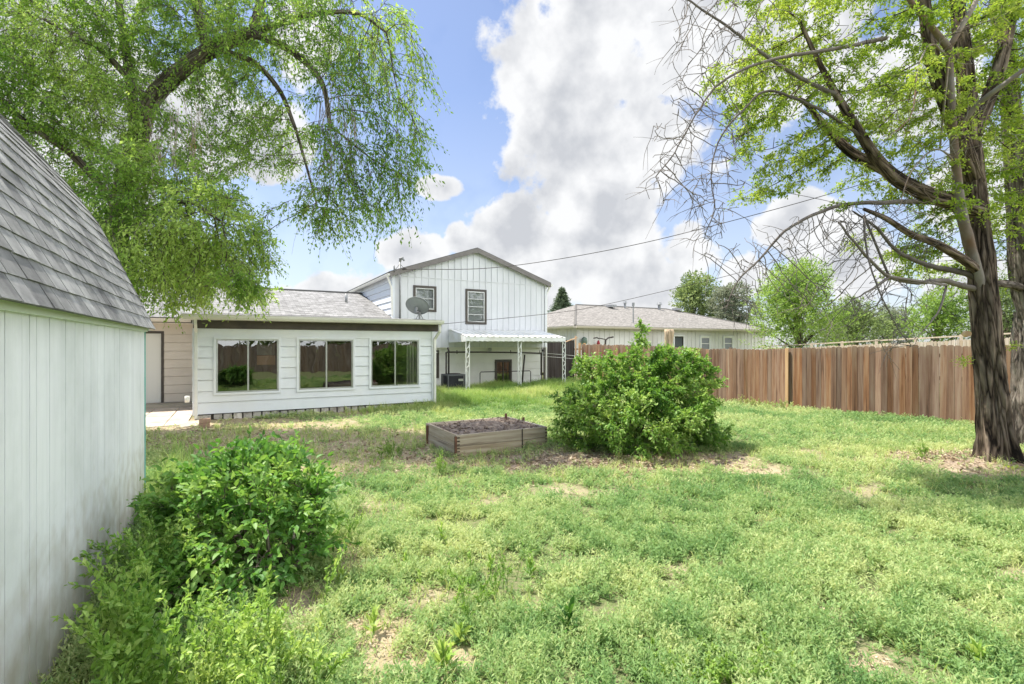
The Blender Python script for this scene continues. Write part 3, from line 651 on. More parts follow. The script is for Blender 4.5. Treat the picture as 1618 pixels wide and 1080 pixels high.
# left side wall above the low roof, right side wall
WS = Wall((GX0, GYB, 0), (0, -1, 0), (-1, 0, 0)); mb = MB(); WS.lap(mb, 0, GYB-HY-.03, 2.2, ZE, .24, proud=.03)
WS2 = Wall((GX1, HY, 0), (0, 1, 0), (1, 0, 0)); WS2.lap(mb, 0, GYB-HY, 1.7, ZE, .24, proud=.03); WS2.cell(mb, .35, GYB-HY, -.1, 1.7, -.05, .0)
mb.box(GX0, GYB-.1, -.1, GX1, GYB, ZE)
mb.cell = None
for (x, s) in ((GX0, -1), (GX1, 1)): mb.box(x-.045+s*.01, HY-.024, 1.72, x+.045+s*.01, HY+.06, ZE)
mb.build('side_wall', M_white, house)
sl = (ZP-ZE)/mid; ov = .17; z0 = ZE-sl*ov; y0 = HY-.16; y1 = GYB+.2; T = .10
mb = MB(); roofquad(mb, (GX0-ov, y1, z0+T), (GX0-ov, y0, z0+T), (GX0+mid, y0, ZP+T), (GX0+mid, y1, ZP+T), .04)
roofquad(mb, (GX1+ov, y0, z0+T), (GX1+ov, y1, z0+T), (GX0+mid, y1, ZP+T), (GX0+mid, y0, ZP+T), .04); mb.build('wing_roof', M_roof, house)
mb = MB()
for (xa, xb) in ((GX0-ov, GX0+mid), (GX0+mid, GX1+ov)):
    za = z0 if xa < GX0 else ZP; zb = ZP if xa < GX0 else z0
    mb.hexa([(xa, y0-.02, za-.10), (xb, y0-.02, zb-.10), (xb, y0+.03, zb-.10), (xa, y0+.03, za-.10), (xa, y0-.02, za+.075), (xb, y0-.02, zb+.075), (xb, y0+.03, zb+.075), (xa, y0+.03, za+.075)])
    mb.hexa([(xa, y0+.03, za-.02), (xb, y0+.03, zb-.02), (xb, y1, zb-.02), (xa, y1, za-.02), (xa, y0+.03, za+.04), (xb, y0+.03, zb+.04), (xb, y1, zb+.04), (xa, y1, za+.04)])
mb.build('rake_board', M_grayt, house)
gutter((GX0-ov, y1, z0-.07), (GX0-ov, y0, z0-.07), (-1, 0, 0), house, .048); gutter((GX1+ov, y0, z0-.07), (GX1+ov, y1, z0-.07), (1, 0, 0), house, .06)
downspout([(GX0-ov-.05, HY-.05, z0-.05), (GX0-ov-.05, HY-.05, z0-.16), (GX0-.09, HY-.05, z0-.5), (GX0-.07, HY-.05, 2.85)], house)
downspout([(GX1+ov+.05, HY+.05, z0-.05), (GX1+ov+.05, HY+.05, z0-.14), (GX1+.07, HY+.05, z0-.4), (GX1+.07, HY+.05, .1)], house)
p = onY(775, 548, HY+.1); mb = MB(); mb.tube([(p[0], HY+.15, 1.70), (p[0], HY+.15, 1.62), (p[0], HY+.15, 1.56)], [.05, .09, .06], 12); mb.build('porch_light', M_alu, house)
pv = onY(596, 470, 21.0)
pipe([(3.9, 20.6, 3.4), (3.9, 20.6, 3.85)], .05, 'roof_vent', M_galv, house)
# corner conduit beside the sunroom
pipe([(6.62, HY+.3, 1.65), (6.62, HY+.3, .1)], .02, 'conduit', M_galv, house, 6)

# patio slab and step on the left
mb = MB(); y = 13.35
while y < 17.0:
    x = -6.
    while x < -.95:
        wx = .58; mb.box(x+.008, y+.008, -.05, min(x+wx, -.93)-.008, y+.6-.008, .028+random.uniform(-.004, .004), t=random.random()); x += wx
    y += .6
tag(mb.build('patio', mat('paving', (.66, .56, .46), .9, (.52, .43, .35), 3, bump=.004, tint=.12, col3=(.40, .33, .26), n3=1.5), None, bevel=.006), kind='structure')
mb = MB(); mb.box(-4, 17.0, 0, -.95, 17.76, .10); tag(mb.build('concrete_step', M_conc, None, bevel=.01), 'low concrete step under the brown-framed side door', 'step')
p = onZ(323, 676); mb = MB()
mb.box(p[0]-.11, p[1], 0, p[0]+.10, p[1]+.12, .10); mb.box(p[0]-.10, p[1]+.01, .105, p[0]+.11, p[1]+.12, .20, t=.8)
tag(mb.build('brick_pair', mat('old_brick', (.36, .24, .17), .9, (.27, .18, .13), 12, bump=.003, tint=.2), None, bevel=.006), 'two stacked old bricks at the left corner of the sunroom', 'bricks')
p = onZ(306, 672); mb = MB(); mb.slab([(p[0]-.3, p[1]-.25, .03), (p[0]+.15, p[1]-.25, .03), (p[0]+.2, p[1]+.35, .07), (p[0]-.12, p[1]+.35, .07)], .04)
tag(mb.build('splash_block', M_conc, None, bevel=.01), 'pale concrete splash block under the left downspout', 'splash block')

# ---- patio awning
ZB, ZF, AY0, AY1, AX0, AX1 = 2.38, 2.10, HY-.03, 16.15, 7.13, 11.38
aw = empty('patio_awning', (9.2, 16.9, 0), label='white corrugated metal patio awning on lattice posts against the gabled wing', cat='awning')
M_aw = mat('awning_metal', (.82, .83, .82), .35, (.72, .73, .71), 3, col3=(.66, .65, .58), n3=2)
mb = MB(); nx = 136; V = []
for i in range(nx+1):
    x = AX0+(AX1-AX0)*i/nx; ph = (i % 8)/8.; zz = .022*(1 if 2 <= i % 8 <= 4 else 0)
    if i % 32 == 0: zz += .02
    V.append((x, zz))
for i in range(nx):
    (x, a), (x2, b) = V[i], V[i+1]
    mb.poly([(x, AY1, ZF+a), (x2, AY1, ZF+b), (x2, AY0, ZB+b), (x, AY0, ZB+a)]); 
    mb.poly([(x2, AY1, ZF+b-.006), (x, AY1, ZF+a-.006), (x, AY0, ZB+a-.006), (x2, AY0, ZB+b-.006)])
    mb.poly([(x, AY1, ZF+a-.006), (x2, AY1, ZF+b-.006), (x2, AY1, ZF+b), (x, AY1, ZF+a)])
mb.build('roof_panel', M_aw, aw)
mb = MB(); n = 60
for i in range(n):
    x = AX0+(AX1-AX0)*i/n; x2 = AX0+(AX1-AX0)*(i+1)/n; f = lambda k: ZF-.17+.02*abs(math.sin(k*math.pi/3))
    mb.hexa([(x, AY1-.006, f(i)), (x2, AY1-.006, f(i+1)), (x2, AY1, f(i+1)), (x, AY1, f(i)), (x, AY1-.006, ZF-.01), (x2, AY1-.006, ZF-.01), (x2, AY1, ZF-.01), (x, AY1, ZF-.01)])
for x in (AX0-.008, AX1+.002):
    mb.hexa([(x, AY1, ZF-.17), (x+.006, AY1, ZF-.17), (x+.006, AY0, ZF-.20), (x, AY0, ZF-.20), (x, AY1, ZF), (x+.006, AY1, ZF), (x+.006, AY0, ZB), (x, AY0, ZB)])
mb.build('valance', M_aw, aw)
mb = MB(); mb.box(AX0, AY1+.01, ZF-.13, AX1, AY1+.06, ZF-.02); mb.build('front_beam', M_aw, aw)
for px in (739, 821, 891):
    X = onY(px, 560, AY1+.05)[0]; y = AY1+.05; g = g1(X, y); mb = MB(); hw = .068; b = .012
    for s in (-1, 1): mb.box(X+s*hw-b, y-b, g, X+s*hw+b, y+b, ZF-.13)
    z = g+.03; k = 0
    while z < ZF-.30:
        h = .17; s = 1 if k % 2 else -1
        mb.tube([(X-s*(hw-.01), y, z), (X+s*.02, y, z+h*.5), (X+s*(hw-.01), y, z+h)], .012, 5)
        mb.tube([(X+s*(hw-.01), y, z+.02), (X+s*.03, y, z+h*.35), (X+s*.055, y, z+h*.75)], .009, 4)
        z += h; k += 1
    mb.build('post', M_aw, aw)

# ---- satellite dish on the low roof
def dish():
    o = onY(663, 503, 14.5); zr = 2.53+.0568*(14.5-13.73)+.0; ro = empty('satellite_dish', (o[0], 14.5, zr), label='grey satellite dish on a short mast on the sunroom roof edge', cat='satellite dish')
    c = onY(659, 484, 14.45); c = Vector(c); fwd = Vector((.45, .55, .62)).normalized()   # the open side looks up and away
    up_ = Vector((0, 0, 1)); sd = fwd.cross(up_).normalized(); u2 = sd.cross(fwd)
    mb = MB(); n = 32; rings = 7; pts = []
    for th_ in (0, .012):
        for i in range(rings):
            r = i/(rings-1)
            for k in range(n):
                a = 2*math.pi*k/n; v = c+sd*(math.cos(a)*r*.365)+u2*(math.sin(a)*r*.33)+fwd*(r*r*.085+th_-.05); pts.append(tuple(v))
    mb.v = pts
    for s in (0, 1):
        for i in range(rings-1):
            for k in range(n):
                b = s*rings*n; k2 = (k+1) % n; f = (b+i*n+k, b+i*n+k2, b+(i+1)*n+k2, b+(i+1)*n+k); mb.face(f if s else f[::-1])
    for k in range(n): k2 = (k+1) % n; e = (rings-1)*n; mb.face((e+k, e+k2, rings*n+e+k2, rings*n+e+k))
    mb.build('reflector', mat('dish_gray', (.30, .33, .33), .5, (.24, .27, .27), 4), ro, smooth=True)
    back = c-fwd*.06
    mb = MB(); mb.tube([back, back-fwd*.10-Vector((0, 0, .06)), (o[0], 14.5, zr+.22), (o[0], 14.5, zr+.01)], [.05, .04, .03, .03], 10); mb.build('mast', M_galv, ro)
    mb = MB(); mb.box(o[0]-.14, 14.38, zr-.01, o[0]+.14, 14.62, zr+.012)
    for s in (-1, 1): mb.tube([(o[0]+s*.12, 14.5, zr), (o[0], 14.5, zr+.2)], .012, 6)
    mb.build('base_plate', M_galv, ro)
    mb = MB(); e = c-u2*.36; l = c+fwd*.42-u2*.22; mb.tube([e-fwd*.02, l], .014, 6); mb.build('feed_arm', M_galv, ro)
    mb = MB(); mb.tube([l, l-fwd*.1+u2*.03], [.035, .045], 10); mb.build('receiver', M_galv, ro)
dish()

# ---- service mast and cables
p = onY(632, 500, HY-.12)
ms = empty('service_mast', (p[0], HY-.12, 2.7), label='metal electric service mast with weatherhead at the left corner of the gabled wing', cat='utility mast')
top = onY(636, 408, HY-.12)
pipe([(p[0], HY-.12, 2.6), (p[0], HY-.12, top[2]-.1)], .036, 'pole', M_galv, ms)
mb = MB(); mb.tube([(p[0], HY-.12, top[2]-.12), (p[0]+.01, HY-.14, top[2]-.02), (p[0]+.07, HY-.2, top[2]+.0), (p[0]+.12, HY-.24, top[2]-.1)], [.045, .06, .055, .03], 10); mb.build('weatherhead', M_galv, ms)
pipe([(p[0]-.22, HY-.3, top[2]-.45), (p[0]+.0, HY-.12, top[2]-.2), (p[0]+.1, HY-.22, top[2]-.35), (p[0]+.5, HY-.1, top[2]-.42)], .01, 'drip_loop', M_iron, ms, 5)
pipe([(p[0]-.22, HY-.2, top[2]-.5), (p[0]-.24, HY-.2, top[2]-.28)], .03, 'insulator', M_galv, ms, 6)
def cable(pts, r, label, m=M_iron, cat='cable', name='overhead_cable', group=None):
    q = resample(pts, .4); return tag(pipe([tuple(x) for x in q], r, name, m, None, 5), label, cat, group)
cable([onY(636, 425, HY-.2), at(760, 424, 18.6), at(870, 411, 18.2), at(1000, 387, 17.7), at(1120, 358, 17.2), at(1290, 312, 16.5), at(1450, 262, 15.8), at(1640, 195, 15)], .012, 'upper overhead cable running from the service mast across the clouds to the right')
cable([onY(694, 512, HY-.05), at(860, 496, 19.), at(940, 484, 18.7), at(1060, 457, 18.2), at(1180, 427, 17.7), at(1320, 382, 17), at(1450, 338, 16.4), at(1640, 270, 15.5)], .009, 'lower overhead cable from the gable wall over the neighbouring roof')

# ---- air conditioner
o = onZ(717, 625, .08); X, Y = 6.95, 16.9; g = g1(X, Y)
ac = empty('air_conditioner', (X, Y, g), label='dark grey air conditioning unit in the tall grass right of the sunroom', cat='air conditioner')
mb = MB(); mb.box(X-.34, Y-.34, g+.03, X+.34, Y+.34, g+.09); mb.box(X-.34, Y-.34, g+.60, X+.34, Y+.34, g+.66)
for sx in (-1, 1):
    for sy in (-1, 1): mb.box(X+sx*.32-.02, Y+sy*.32-.02, g+.09, X+sx*.32+.02, Y+sy*.32+.02, g+.60)
mb.build('casing', mat('ac_gray', (.10, .105, .11), .5), ac, bevel=.008)
mb = MB()
for k in range(13):
    z = g+.11+k*.038
    mb.hexa([(X-.30, Y-.335, z), (X+.30, Y-.335, z), (X+.30, Y-.30, z+.0), (X-.30, Y-.30, z), (X-.30, Y-.31, z+.022), (X+.30, Y-.31, z+.022), (X+.30, Y-.29, z+.022), (X-.30, Y-.29, z+.022)])
    mb.hexa([(X-.335, Y-.30, z), (X-.30, Y-.30, z), (X-.30, Y+.30, z), (X-.335, Y+.30, z), (X-.31, Y-.30, z+.022), (X-.29, Y-.30, z+.022), (X-.29, Y+.30, z+.022), (X-.31, Y+.30, z+.022)])
mb.box(X-.28, Y-.28, g+.09, X+.28, Y+.28, g+.6, t=.2); mb.build('louvres', mat('ac_dark', (.05, .052, .055), .6), ac)
mb = MB(); mb.box(X+.06, Y-.345, g+.42, X+.24, Y-.338, g+.50); mb.build('name_plate', M_alu, ac)
mb = MB()
for r in (.08, .14, .2, .26): mb.tube([(X+r*math.cos(a), Y+r*math.sin(a), g+.675) for a in np.linspace(0, 2*math.pi, 25)], .005, 4)
for a in np.linspace(0, math.pi, 5)[:-1]: mb.tube([(X-.27*math.cos(a), Y-.27*math.sin(a), g+.672), (X+.27*math.cos(a), Y+.27*math.sin(a), g+.672)], .005, 4)
mb.build('fan_grille', M_iron, ac)

# ---- dark pipe frame under the awning (old clothes line frame) and low rails
def P3(px, py, Y): return tuple(onY(px, py, Y))
fr = empty('pipe_frame', (8, 16.9, 0), label='dark steel pipe frame under the awning carrying the clothes lines', cat='clothes line frame')
Yp = 16.9
def gp(px, Y): x = onY(px, 600, Y)[0]; return (x, Y, g1(x, Y))
mb = MB(); t0 = P3(707, 549, Yp); b0 = gp(709, Yp)
mb.tube([b0, (b0[0], Yp, 1.6), t0], .035, 8); mb.build('upright', M_iron, fr, smooth=True)
mb = MB(); mb.tube([gp(705, Yp+.05), P3(705, 556, Yp+.05)], .03, 8); mb.build('upright', M_iron, fr, smooth=True)
mb = MB(); mb.tube([gp(824, Yp), P3(829, 560, Yp)], .035, 8); mb.build('upright', M_iron, fr, smooth=True)
mb = MB(); mb.tube([P3(706, 556, Yp), P3(760, 556, Yp), P3(828, 557, Yp), P3(855, 558, Yp)], .03, 8); mb.build('crossbar', M_iron, fr, smooth=True)
for px in (722, 807, 853): a = Vector(P3(px, 553, Yp)); mb = MB(); mb.tube([a, a-Vector((0, 0, .13))], .018, 6); mb.build('hook', M_iron, fr)
mb = MB(); mb.tube([P3(855, 557, Yp), P3(855, 592, Yp)], .03, 8); mb.build('hanging_strap', M_iron, fr)
ra = empty('window_well_rail', (8.8, 17, 0), label='thin dark U-shaped pipe rail around the low window of the gabled wing', cat='railing')
Yr = 17.15; a = gp(758.5, Yr); b = gp(838.5, Yr); tl = P3(758.5, 587.5, Yr); tr = P3(838.5, 585.5, Yr)
mb = MB(); mb.tube([a, (a[0], Yr, tl[2]-.04), (a[0]+.04, Yr, tl[2]), (b[0]-.04, Yr, tr[2]), (b[0], Yr, tr[2]-.04), b], .018, 7); mb.build('rail', M_iron, ra, smooth=True)

for py, lab in ((557, 'upper white clothes line strung from the pipe frame to the dark fence'), (562, 'lower white clothes line sagging beside the awning post')):
    cable([P3(853, py, Yp), P3(890, py+3, 17.0), P3(930, py+6, 17.2), P3(1000, py+4, 17.0)], .007, lab, M_trim, 'clothes line', 'clothes_line')

# ================================================================ the neighbouring house
def neighbour():
    A = onY(913, 514, 24.5); B_ = onY(1205.5, 522, 24.8); X0 = float(A[0]); X1 = float(B_[0]); Y0 = 24.6; ze = 3.0; Y1 = Y0+10.8; zr = 4.78; ym = (Y0+Y1)/2; hp = 5.4
    h = empty('neighbour_house', ((X0+X1)/2, ym, 0), label='long white single-storey house with a tan hipped roof beyond the fence', cat='house')
    mb = MB(); e = .45
    mb.box(X0, Y0, -.3, X1, Y1, ze-.06)
    M_n = mat('neighbour_siding', (.70, .69, .66), .7, (.62, .61, .58), 1, tint=.03)
    x = X0+.1
    wins = [(1065, 1079, 531, 550, 'd'), (1107, 1121, 532, 549, 'w'), (1143.5, 1157, 532, 549, 'w')]
    rng = [(onY(a, c, Y0)[0], onY(b, d, Y0)[0]) for a, b, c, d, k in wins]
    while x < X1:
        if not any(r[0]-.15 < x < r[1]+.15 for r in rng): mb.box(x-.02, Y0-.025, -.3, x+.02, Y0+.01, ze-.06)
        x += .41
    y = Y0+.2
    while y < Y1: mb.box(X0-.025, y-.02, -.3, X0+.01, y+.02, ze-.06); y += .41
    mb.build('wall', M_n, h)
    mb = MB(); q = lambda x, y, z: (x, y, z); T = .1
    c = [(X0-e, Y0-e, ze+T-.12), (X1+e, Y0-e, ze+T-.12), (X1+e, Y1+e, ze+T-.12), (X0-e, Y1+e, ze+T-.12)]; r0 = (X0+hp-1.5, ym, zr); r1 = (X1-hp+.3, ym, zr)
    roofquad(mb, c[0], c[1], r1, r0); roofquad(mb, c[1], c[2], r1, r1); roofquad(mb, c[2], c[3], r0, r1); roofquad(mb, c[3], c[0], r0, r0)
    for a, b in ((c[0], r0), (c[1], r1), (r0, r1)): mb.tube([Vector(a)+Vector((0, 0, .0)), Vector(b)+Vector((0, 0, .0))], .07, 5)
    mb.build('roof', M_roof2, h)
    for a, b, o in ((c[0], c[1], (0, -1, 0)), (c[3], c[0], (-1, 0, 0))):
        gutter(Vector(a)-Vector((0, 0, .16)), Vector(b)-Vector((0, 0, .16)), o, h, .08, mat('tan_gutter', (.55, .5, .42), .6))
    Wn = Wall((0, Y0, 0), (1, 0, 0), (0, -1, 0))
    for a, b, cc, d, k in wins:
        x0 = onY(a, cc, Y0)[0]; x1 = onY(b, cc, Y0)[0]; z1 = onY(a, cc, Y0)[2]
        mb = MB()
        Wn.window((x0, x1, z1-(1.9 if k == 'd' else .95), z1), h, fw=.07, mull=0, hsash=1 if k == 'w' else False, proud=.07, casing=.10, cm=M_aw, frame=M_trim if k == 'w' else M_iron, glass=mat('pane_dark', (.07, .08, .09) if k == 'd' else (.16, .17, .19), .15, spec=.6), inset=-.012, name='window' if k == 'w' else 'security_door')
    for px, w_, hh in ((958, .5, .14), (982, .12, .45), (1036, .16, .5), (1061, .5, .14), (1000, .09, .9)):
        if px == 1000: p = onY(999, 510, Y0+.6); 
        x = onY(px, 487, ym)[0]; z = zr-.02
        if px == 1000: x = p[0]; mb = MB(); mb.tube([(x, Y0+.5, ze+.2), (x, Y0+.5, ze+1.45)], .04, 8); mb.tube([(x, Y0+.5, ze+1.4), (x, Y0+.5, ze+1.62)], .09, 8); mb.build('roof_pipe', M_galv, h); continue
        mb = MB()
        if hh < .2: mb.box(x-w_/2, ym-.9, z-.1, x+w_/2, ym-.3, z+hh-.05)
        else: mb.tube([(x, ym-.4, z-.2), (x, ym-.4, z+hh*.6), (x, ym-.4, z+hh*.62), (x, ym-.4, z+hh)], [w_*.7, w_*.7, w_*1.4, w_*.9], 8)
        mb.build('roof_vent', M_galv, h)
    x = onY(1067, 505, Y0+2)[0]; mb = MB(); mb.tube([(x, Y0+1.6, 3.45), (x, Y0+1.6, 3.8)], .06, 6); mb.build('roof_vent', M_trim, h)
    # yard things in front of it
    Yu = Y0-1.4
    um = empty('folded_umbrella', tuple(onY(1057, 560, Yu)[:2])+(-.1,), label='folded tan patio umbrella standing in front of the neighbouring house', cat='umbrella')
    ub = onY(1057, 548, Yu); ut = onY(1057, 520, Yu); x, z0_, z1_ = ub[0], ub[2], ut[2]
    mb = MB(); mb.tube([(x, Yu, -.1), (x, Yu, z1_+.05)], .025, 8); mb.build('pole', M_galv, um)
    mb = MB(); zz = np.linspace(z0_-.35, z1_, 9); rd = [.20, .22, .22, .23, .22, .25, .24, .26, .23]
    mb.tube([(x, Yu, float(v)) for v in zz], rd, 32, disp=lambda p, a, r: r*(1+.22*math.sin(a*7+p.z*2)+.1*math.sin(a*3-p.z*5)))
    mb.build('canopy', mat('tan_canvas', (.56, .44, .30), .9, (.42, .32, .21), 6, stretch=(1, 1, .2)), um, smooth=True)
    Yt = Y0-1.0; tp = empty('clothes_pole', tuple(onY(956, 545, Yt)[:2])+(-.1,), label='dark curved-arm clothes pole standing before the neighbouring house wall', cat='clothes pole')
    m_ = M_iron
    pipe([P3(956, 560, Yt), P3(956.5, 545, Yt), P3(957, 537, Yt), P3(961, 533.5, Yt), P3(969, 532, Yt)], .05, 'arm', m_, tp); pipe([P3(938, 534, Yt), P3(943, 533, Yt), P3(947, 535, Yt)], .04, 'arm', m_, tp)
    pipe([P3(947, 534, Yt), P3(957, 536, Yt)], .03, 'crossbar', m_, tp)
    Yw = Y0-.25
    a = onY(945.5, 540, Yw); mb = MB(); mb.tube([(a[0], Yw, a[2]+.12), (a[0], Yw, a[2]+.05), (a[0], Yw, a[2]-.12), (a[0], Yw, a[2]-.2)], [.01, .07, .11, .03], 8)
    tag(mb.build('hanging_ornament', mat('red_plastic', (.35, .04, .05), .5), None, smooth=True), 'small dark red ornament hanging beside the clothes pole', 'ornament')
    a = onY(923.5, 539, Yw); mb = MB(); mb.tube([(a[0], Yw, a[2]+.28), (a[0], Yw, a[2]+.2), (a[0], Yw, a[2]-.1), (a[0], Yw, a[2]-.22)], [.02, .16, .19, .03], 9)
    tag(mb.build('hanging_planter', mat('green_planter', (.10, .16, .13), .7, (.2, .24, .18), 14), None, smooth=True), 'dull green planter hanging at the left end of the neighbouring wall', 'planter')
neighbour()

# ================================================================ fences
M_fence = woodmat('weathered_cedar', (.30, .185, .115), (.225, .115, .065), (.34, .265, .19), (.075, .045, .03), .38, topz=2.08)
M_fdark = woodmat('dark_weathered_wood', (.085, .075, .065), (.055, .045, .04), (.13, .12, .105), (.03, .026, .024), .25)
M_new = woodmat('fresh_pine', (.66, .43, .24), (.55, .33, .16), (.74, .54, .34), (.45, .27, .13), .1)
M_post = woodmat('gray_post', (.24, .2, .16), (.18, .13, .09), (.33, .29, .25), (.07, .055, .045), .2)
def pickets(mb, p0, p1, h, w_=.139, gap=.0008, face=1, zf=g1, hf=None, dog=.03, lean=.004):
    p0 = np.array(p0, float); p1 = np.array(p1, float); L = np.linalg.norm(p1-p0); d = (p1-p0)/L; nrm = np.array((-d[1], d[0]))*face; a = 0
    while a < L:
        ww = min(w_*random.uniform(.96, 1.03), L-a)
        c0 = p0+d*(a+gap*random.uniform(.3, 1.8)/2); c1 = p0+d*(a+ww-gap/2); o = nrm*random.uniform(0, .010); th = nrm*.018; z0 = zf(*(c0+c1)/2)-.03+random.uniform(-.01, .02); H = (hf(a) if hf else h)+random.uniform(-.02, .02); z1 = z0+H
        t = random.random(); ln = d*random.uniform(-lean, lean)*H; b = len(mb.v)
        for off in (o, o+th):
            for (c, z, s) in ((c0, z0, 0), (c1, z0, 0), (c1, z1-dog, 1), (c1-d*dog, z1, 1), (c0+d*dog, z1, 1), (c0, z1-dog, 1)):
                q = c+off+ln*s; mb.v.append((q[0], q[1], z))
        fr_ = tuple(range(b, b+6)); bk = tuple(range(b+11, b+5, -1)); mb.face(fr_, t); mb.face(bk, t)
        for i in range(6): j = (i+1) % 6; mb.face((b+j, b+i, b+6+i, b+6+j), t)
        a += w_+gap
FX = 14.9
fe = empty('wooden_fence', (FX, 9, 0), label='long weathered brown dog-eared picket fence along the right side of the yard', cat='fence')
mb = MB(); pickets(mb, (FX, 19.8), (FX, -4), 1.86, face=1); mb.build('picket_panel', M_fence, fe)
for zz in (.35, 1.0, 1.55):
    mb = MB(); y = -4
    while y < 19.8: mb.hexa([(FX+.03, y, g1(FX, y)+zz), (FX+.07, y, g1(FX, y)+zz), (FX+.07, y+2.38, g1(FX, y+2.38)+zz), (FX+.03, y+2.38, g1(FX, y+2.38)+zz), (FX+.03, y, g1(FX, y)+zz+.09), (FX+.07, y, g1(FX, y)+zz+.09), (FX+.07, y+2.38, g1(FX, y+2.38)+zz+.09), (FX+.03, y+2.38, g1(FX, y+2.38)+zz+.09)]); y += 2.38
    mb.build('rail', M_post, fe)
y = -3.
while y < 19.8: mb = MB(); mb.box(FX+.075, y, g1(FX, y)-.1, FX+.165, y+.09, 1.72, t=random.random()); mb.build('post', M_post, fe); y += 2.4
p = onX(1243.5, 600, FX-.05); mb = MB(); mb.box(FX-.075, p[1]-.045, g1(FX, p[1])-.05, FX-.028, p[1]+.05, g1(FX, p[1])+1.84, t=.6); tag(mb.build('post', M_new, fe, bevel=.003), 'fresh pale yellow post standing out from the weathered pickets')
gt = empty('dark_fence', (13.1, 19.9, 0), label='dark grey weathered board fence between the gabled wing and the brown fence', cat='fence')
mb = MB(); xs = [11.62]; GA = 19.85
prof = lambda a: 1.98+(.10 if a > .9 else 0)-(.06 if a > 2.6 else 0)
pickets(mb, (11.58, GA), (12.56, GA), 1.86, w_=.16, gap=.0005, face=-1, hf=prof, lean=.006); pickets(mb, (12.70, GA), (FX-.4, GA), 1.9, w_=.17, gap=.0005, face=-1, hf=prof, lean=.006); mb.build('picket_panel', M_fdark, gt)
mb = MB()
for zz in (.4, 1.5): mb.box(11.58, GA+.03, zz, FX-.4, GA+.07, zz+.09)
mb.build('rail', M_fdark, gt)
for i in range(3):
    x = 12.6+i*.0
mb = MB(); mb.box(12.60, GA+.03, -.1, 12.69, GA+.12, 1.8); mb.build('post', M_fdark, gt)
nb = empty('new_fence_boards', (FX-.2, GA-.1, 0), label='three fresh tan boards at the far corner of the fence behind the bush', cat='fence boards')
for i, (a, hh, tt) in enumerate(((908, 2.25, .2), (914, 1.9, .6), (922, 1.9, .9))):
    q = onY(a, 560, GA-.06); mb = MB(); mb.box(q[0], GA-.09+i*.012, g1(q[0], GA)-.05, q[0]+(.13 if i else .09), GA-.07+i*.012, g1(q[0], GA)+hh, t=tt); mb.build('board', M_new, nb)
mb = MB(); s0 = P3(893, 540, GA-.1); s1 = P3(912, 533, GA-.1); mb.tube([s0, s1], .025, 4); mb.build('diagonal_brace', M_new, nb)
# second fence beyond (pale, open top rail)
tf = empty('far_fence', (25, 15, 0), label='pale tan fence with a long top rail seen beyond the brown fence on the right', cat='fence')
mb = MB(); A = at(1200, 547, 34); B_ = at(1700, 520, 19.5); zfa = lambda x, y: -.1
L = np.linalg.norm(B_[:2]-A[:2]); za, zb = A[2], B_[2]
M_tan = woodmat('pale_fence_wood', (.56, .47, .36), (.48, .38, .27), (.66, .58, .48), (.35, .27, .2), .12)
pickets(mb, A[:2], B_[:2], 2, w_=.14, gap=.01, face=-1, zf=zfa, hf=lambda a: (za+(zb-za)*a/L)-.07); mb.build('picket_panel', M_tan, tf)
d = (B_-A)/np.linalg.norm(B_-A); nn = np.array((-d[1], d[0], 0))
mb = MB(); mb.tube([A+nn*.1+np.array((0, 0, -.02)), B_+nn*.1+np.array((0, 0, -.02))], .045, 4); mb.build('top_rail', M_tan, tf)
mb = MB(); mb.tube([A+nn*.1+np.array((0, 0, -.28)), B_+nn*.1+np.array((0, 0, -.28))], .04, 4); mb.build('rail', M_tan, tf)
for i in range(1, 8): q = A+(B_-A)*i/8+nn*.12; mb = MB(); mb.box(q[0]-.05, q[1]-.05, -.2, q[0]+.05, q[1]+.05, q[2]+.05); mb.build('post', M_tan, tf)
# fence behind the viewer, seen only in the window glass
bf = empty('back_fence', (4, -8, 0), label='weathered picket fence closing the yard opposite the house, mirrored in the sunroom glass', cat='fence')
mb = MB(); pickets(mb, (FX, -4), (FX, -8), 1.86, face=1); pickets(mb, (-10, -8), (FX, -8), 1.86, face=1); mb.build('picket_panel', M_post, bf)

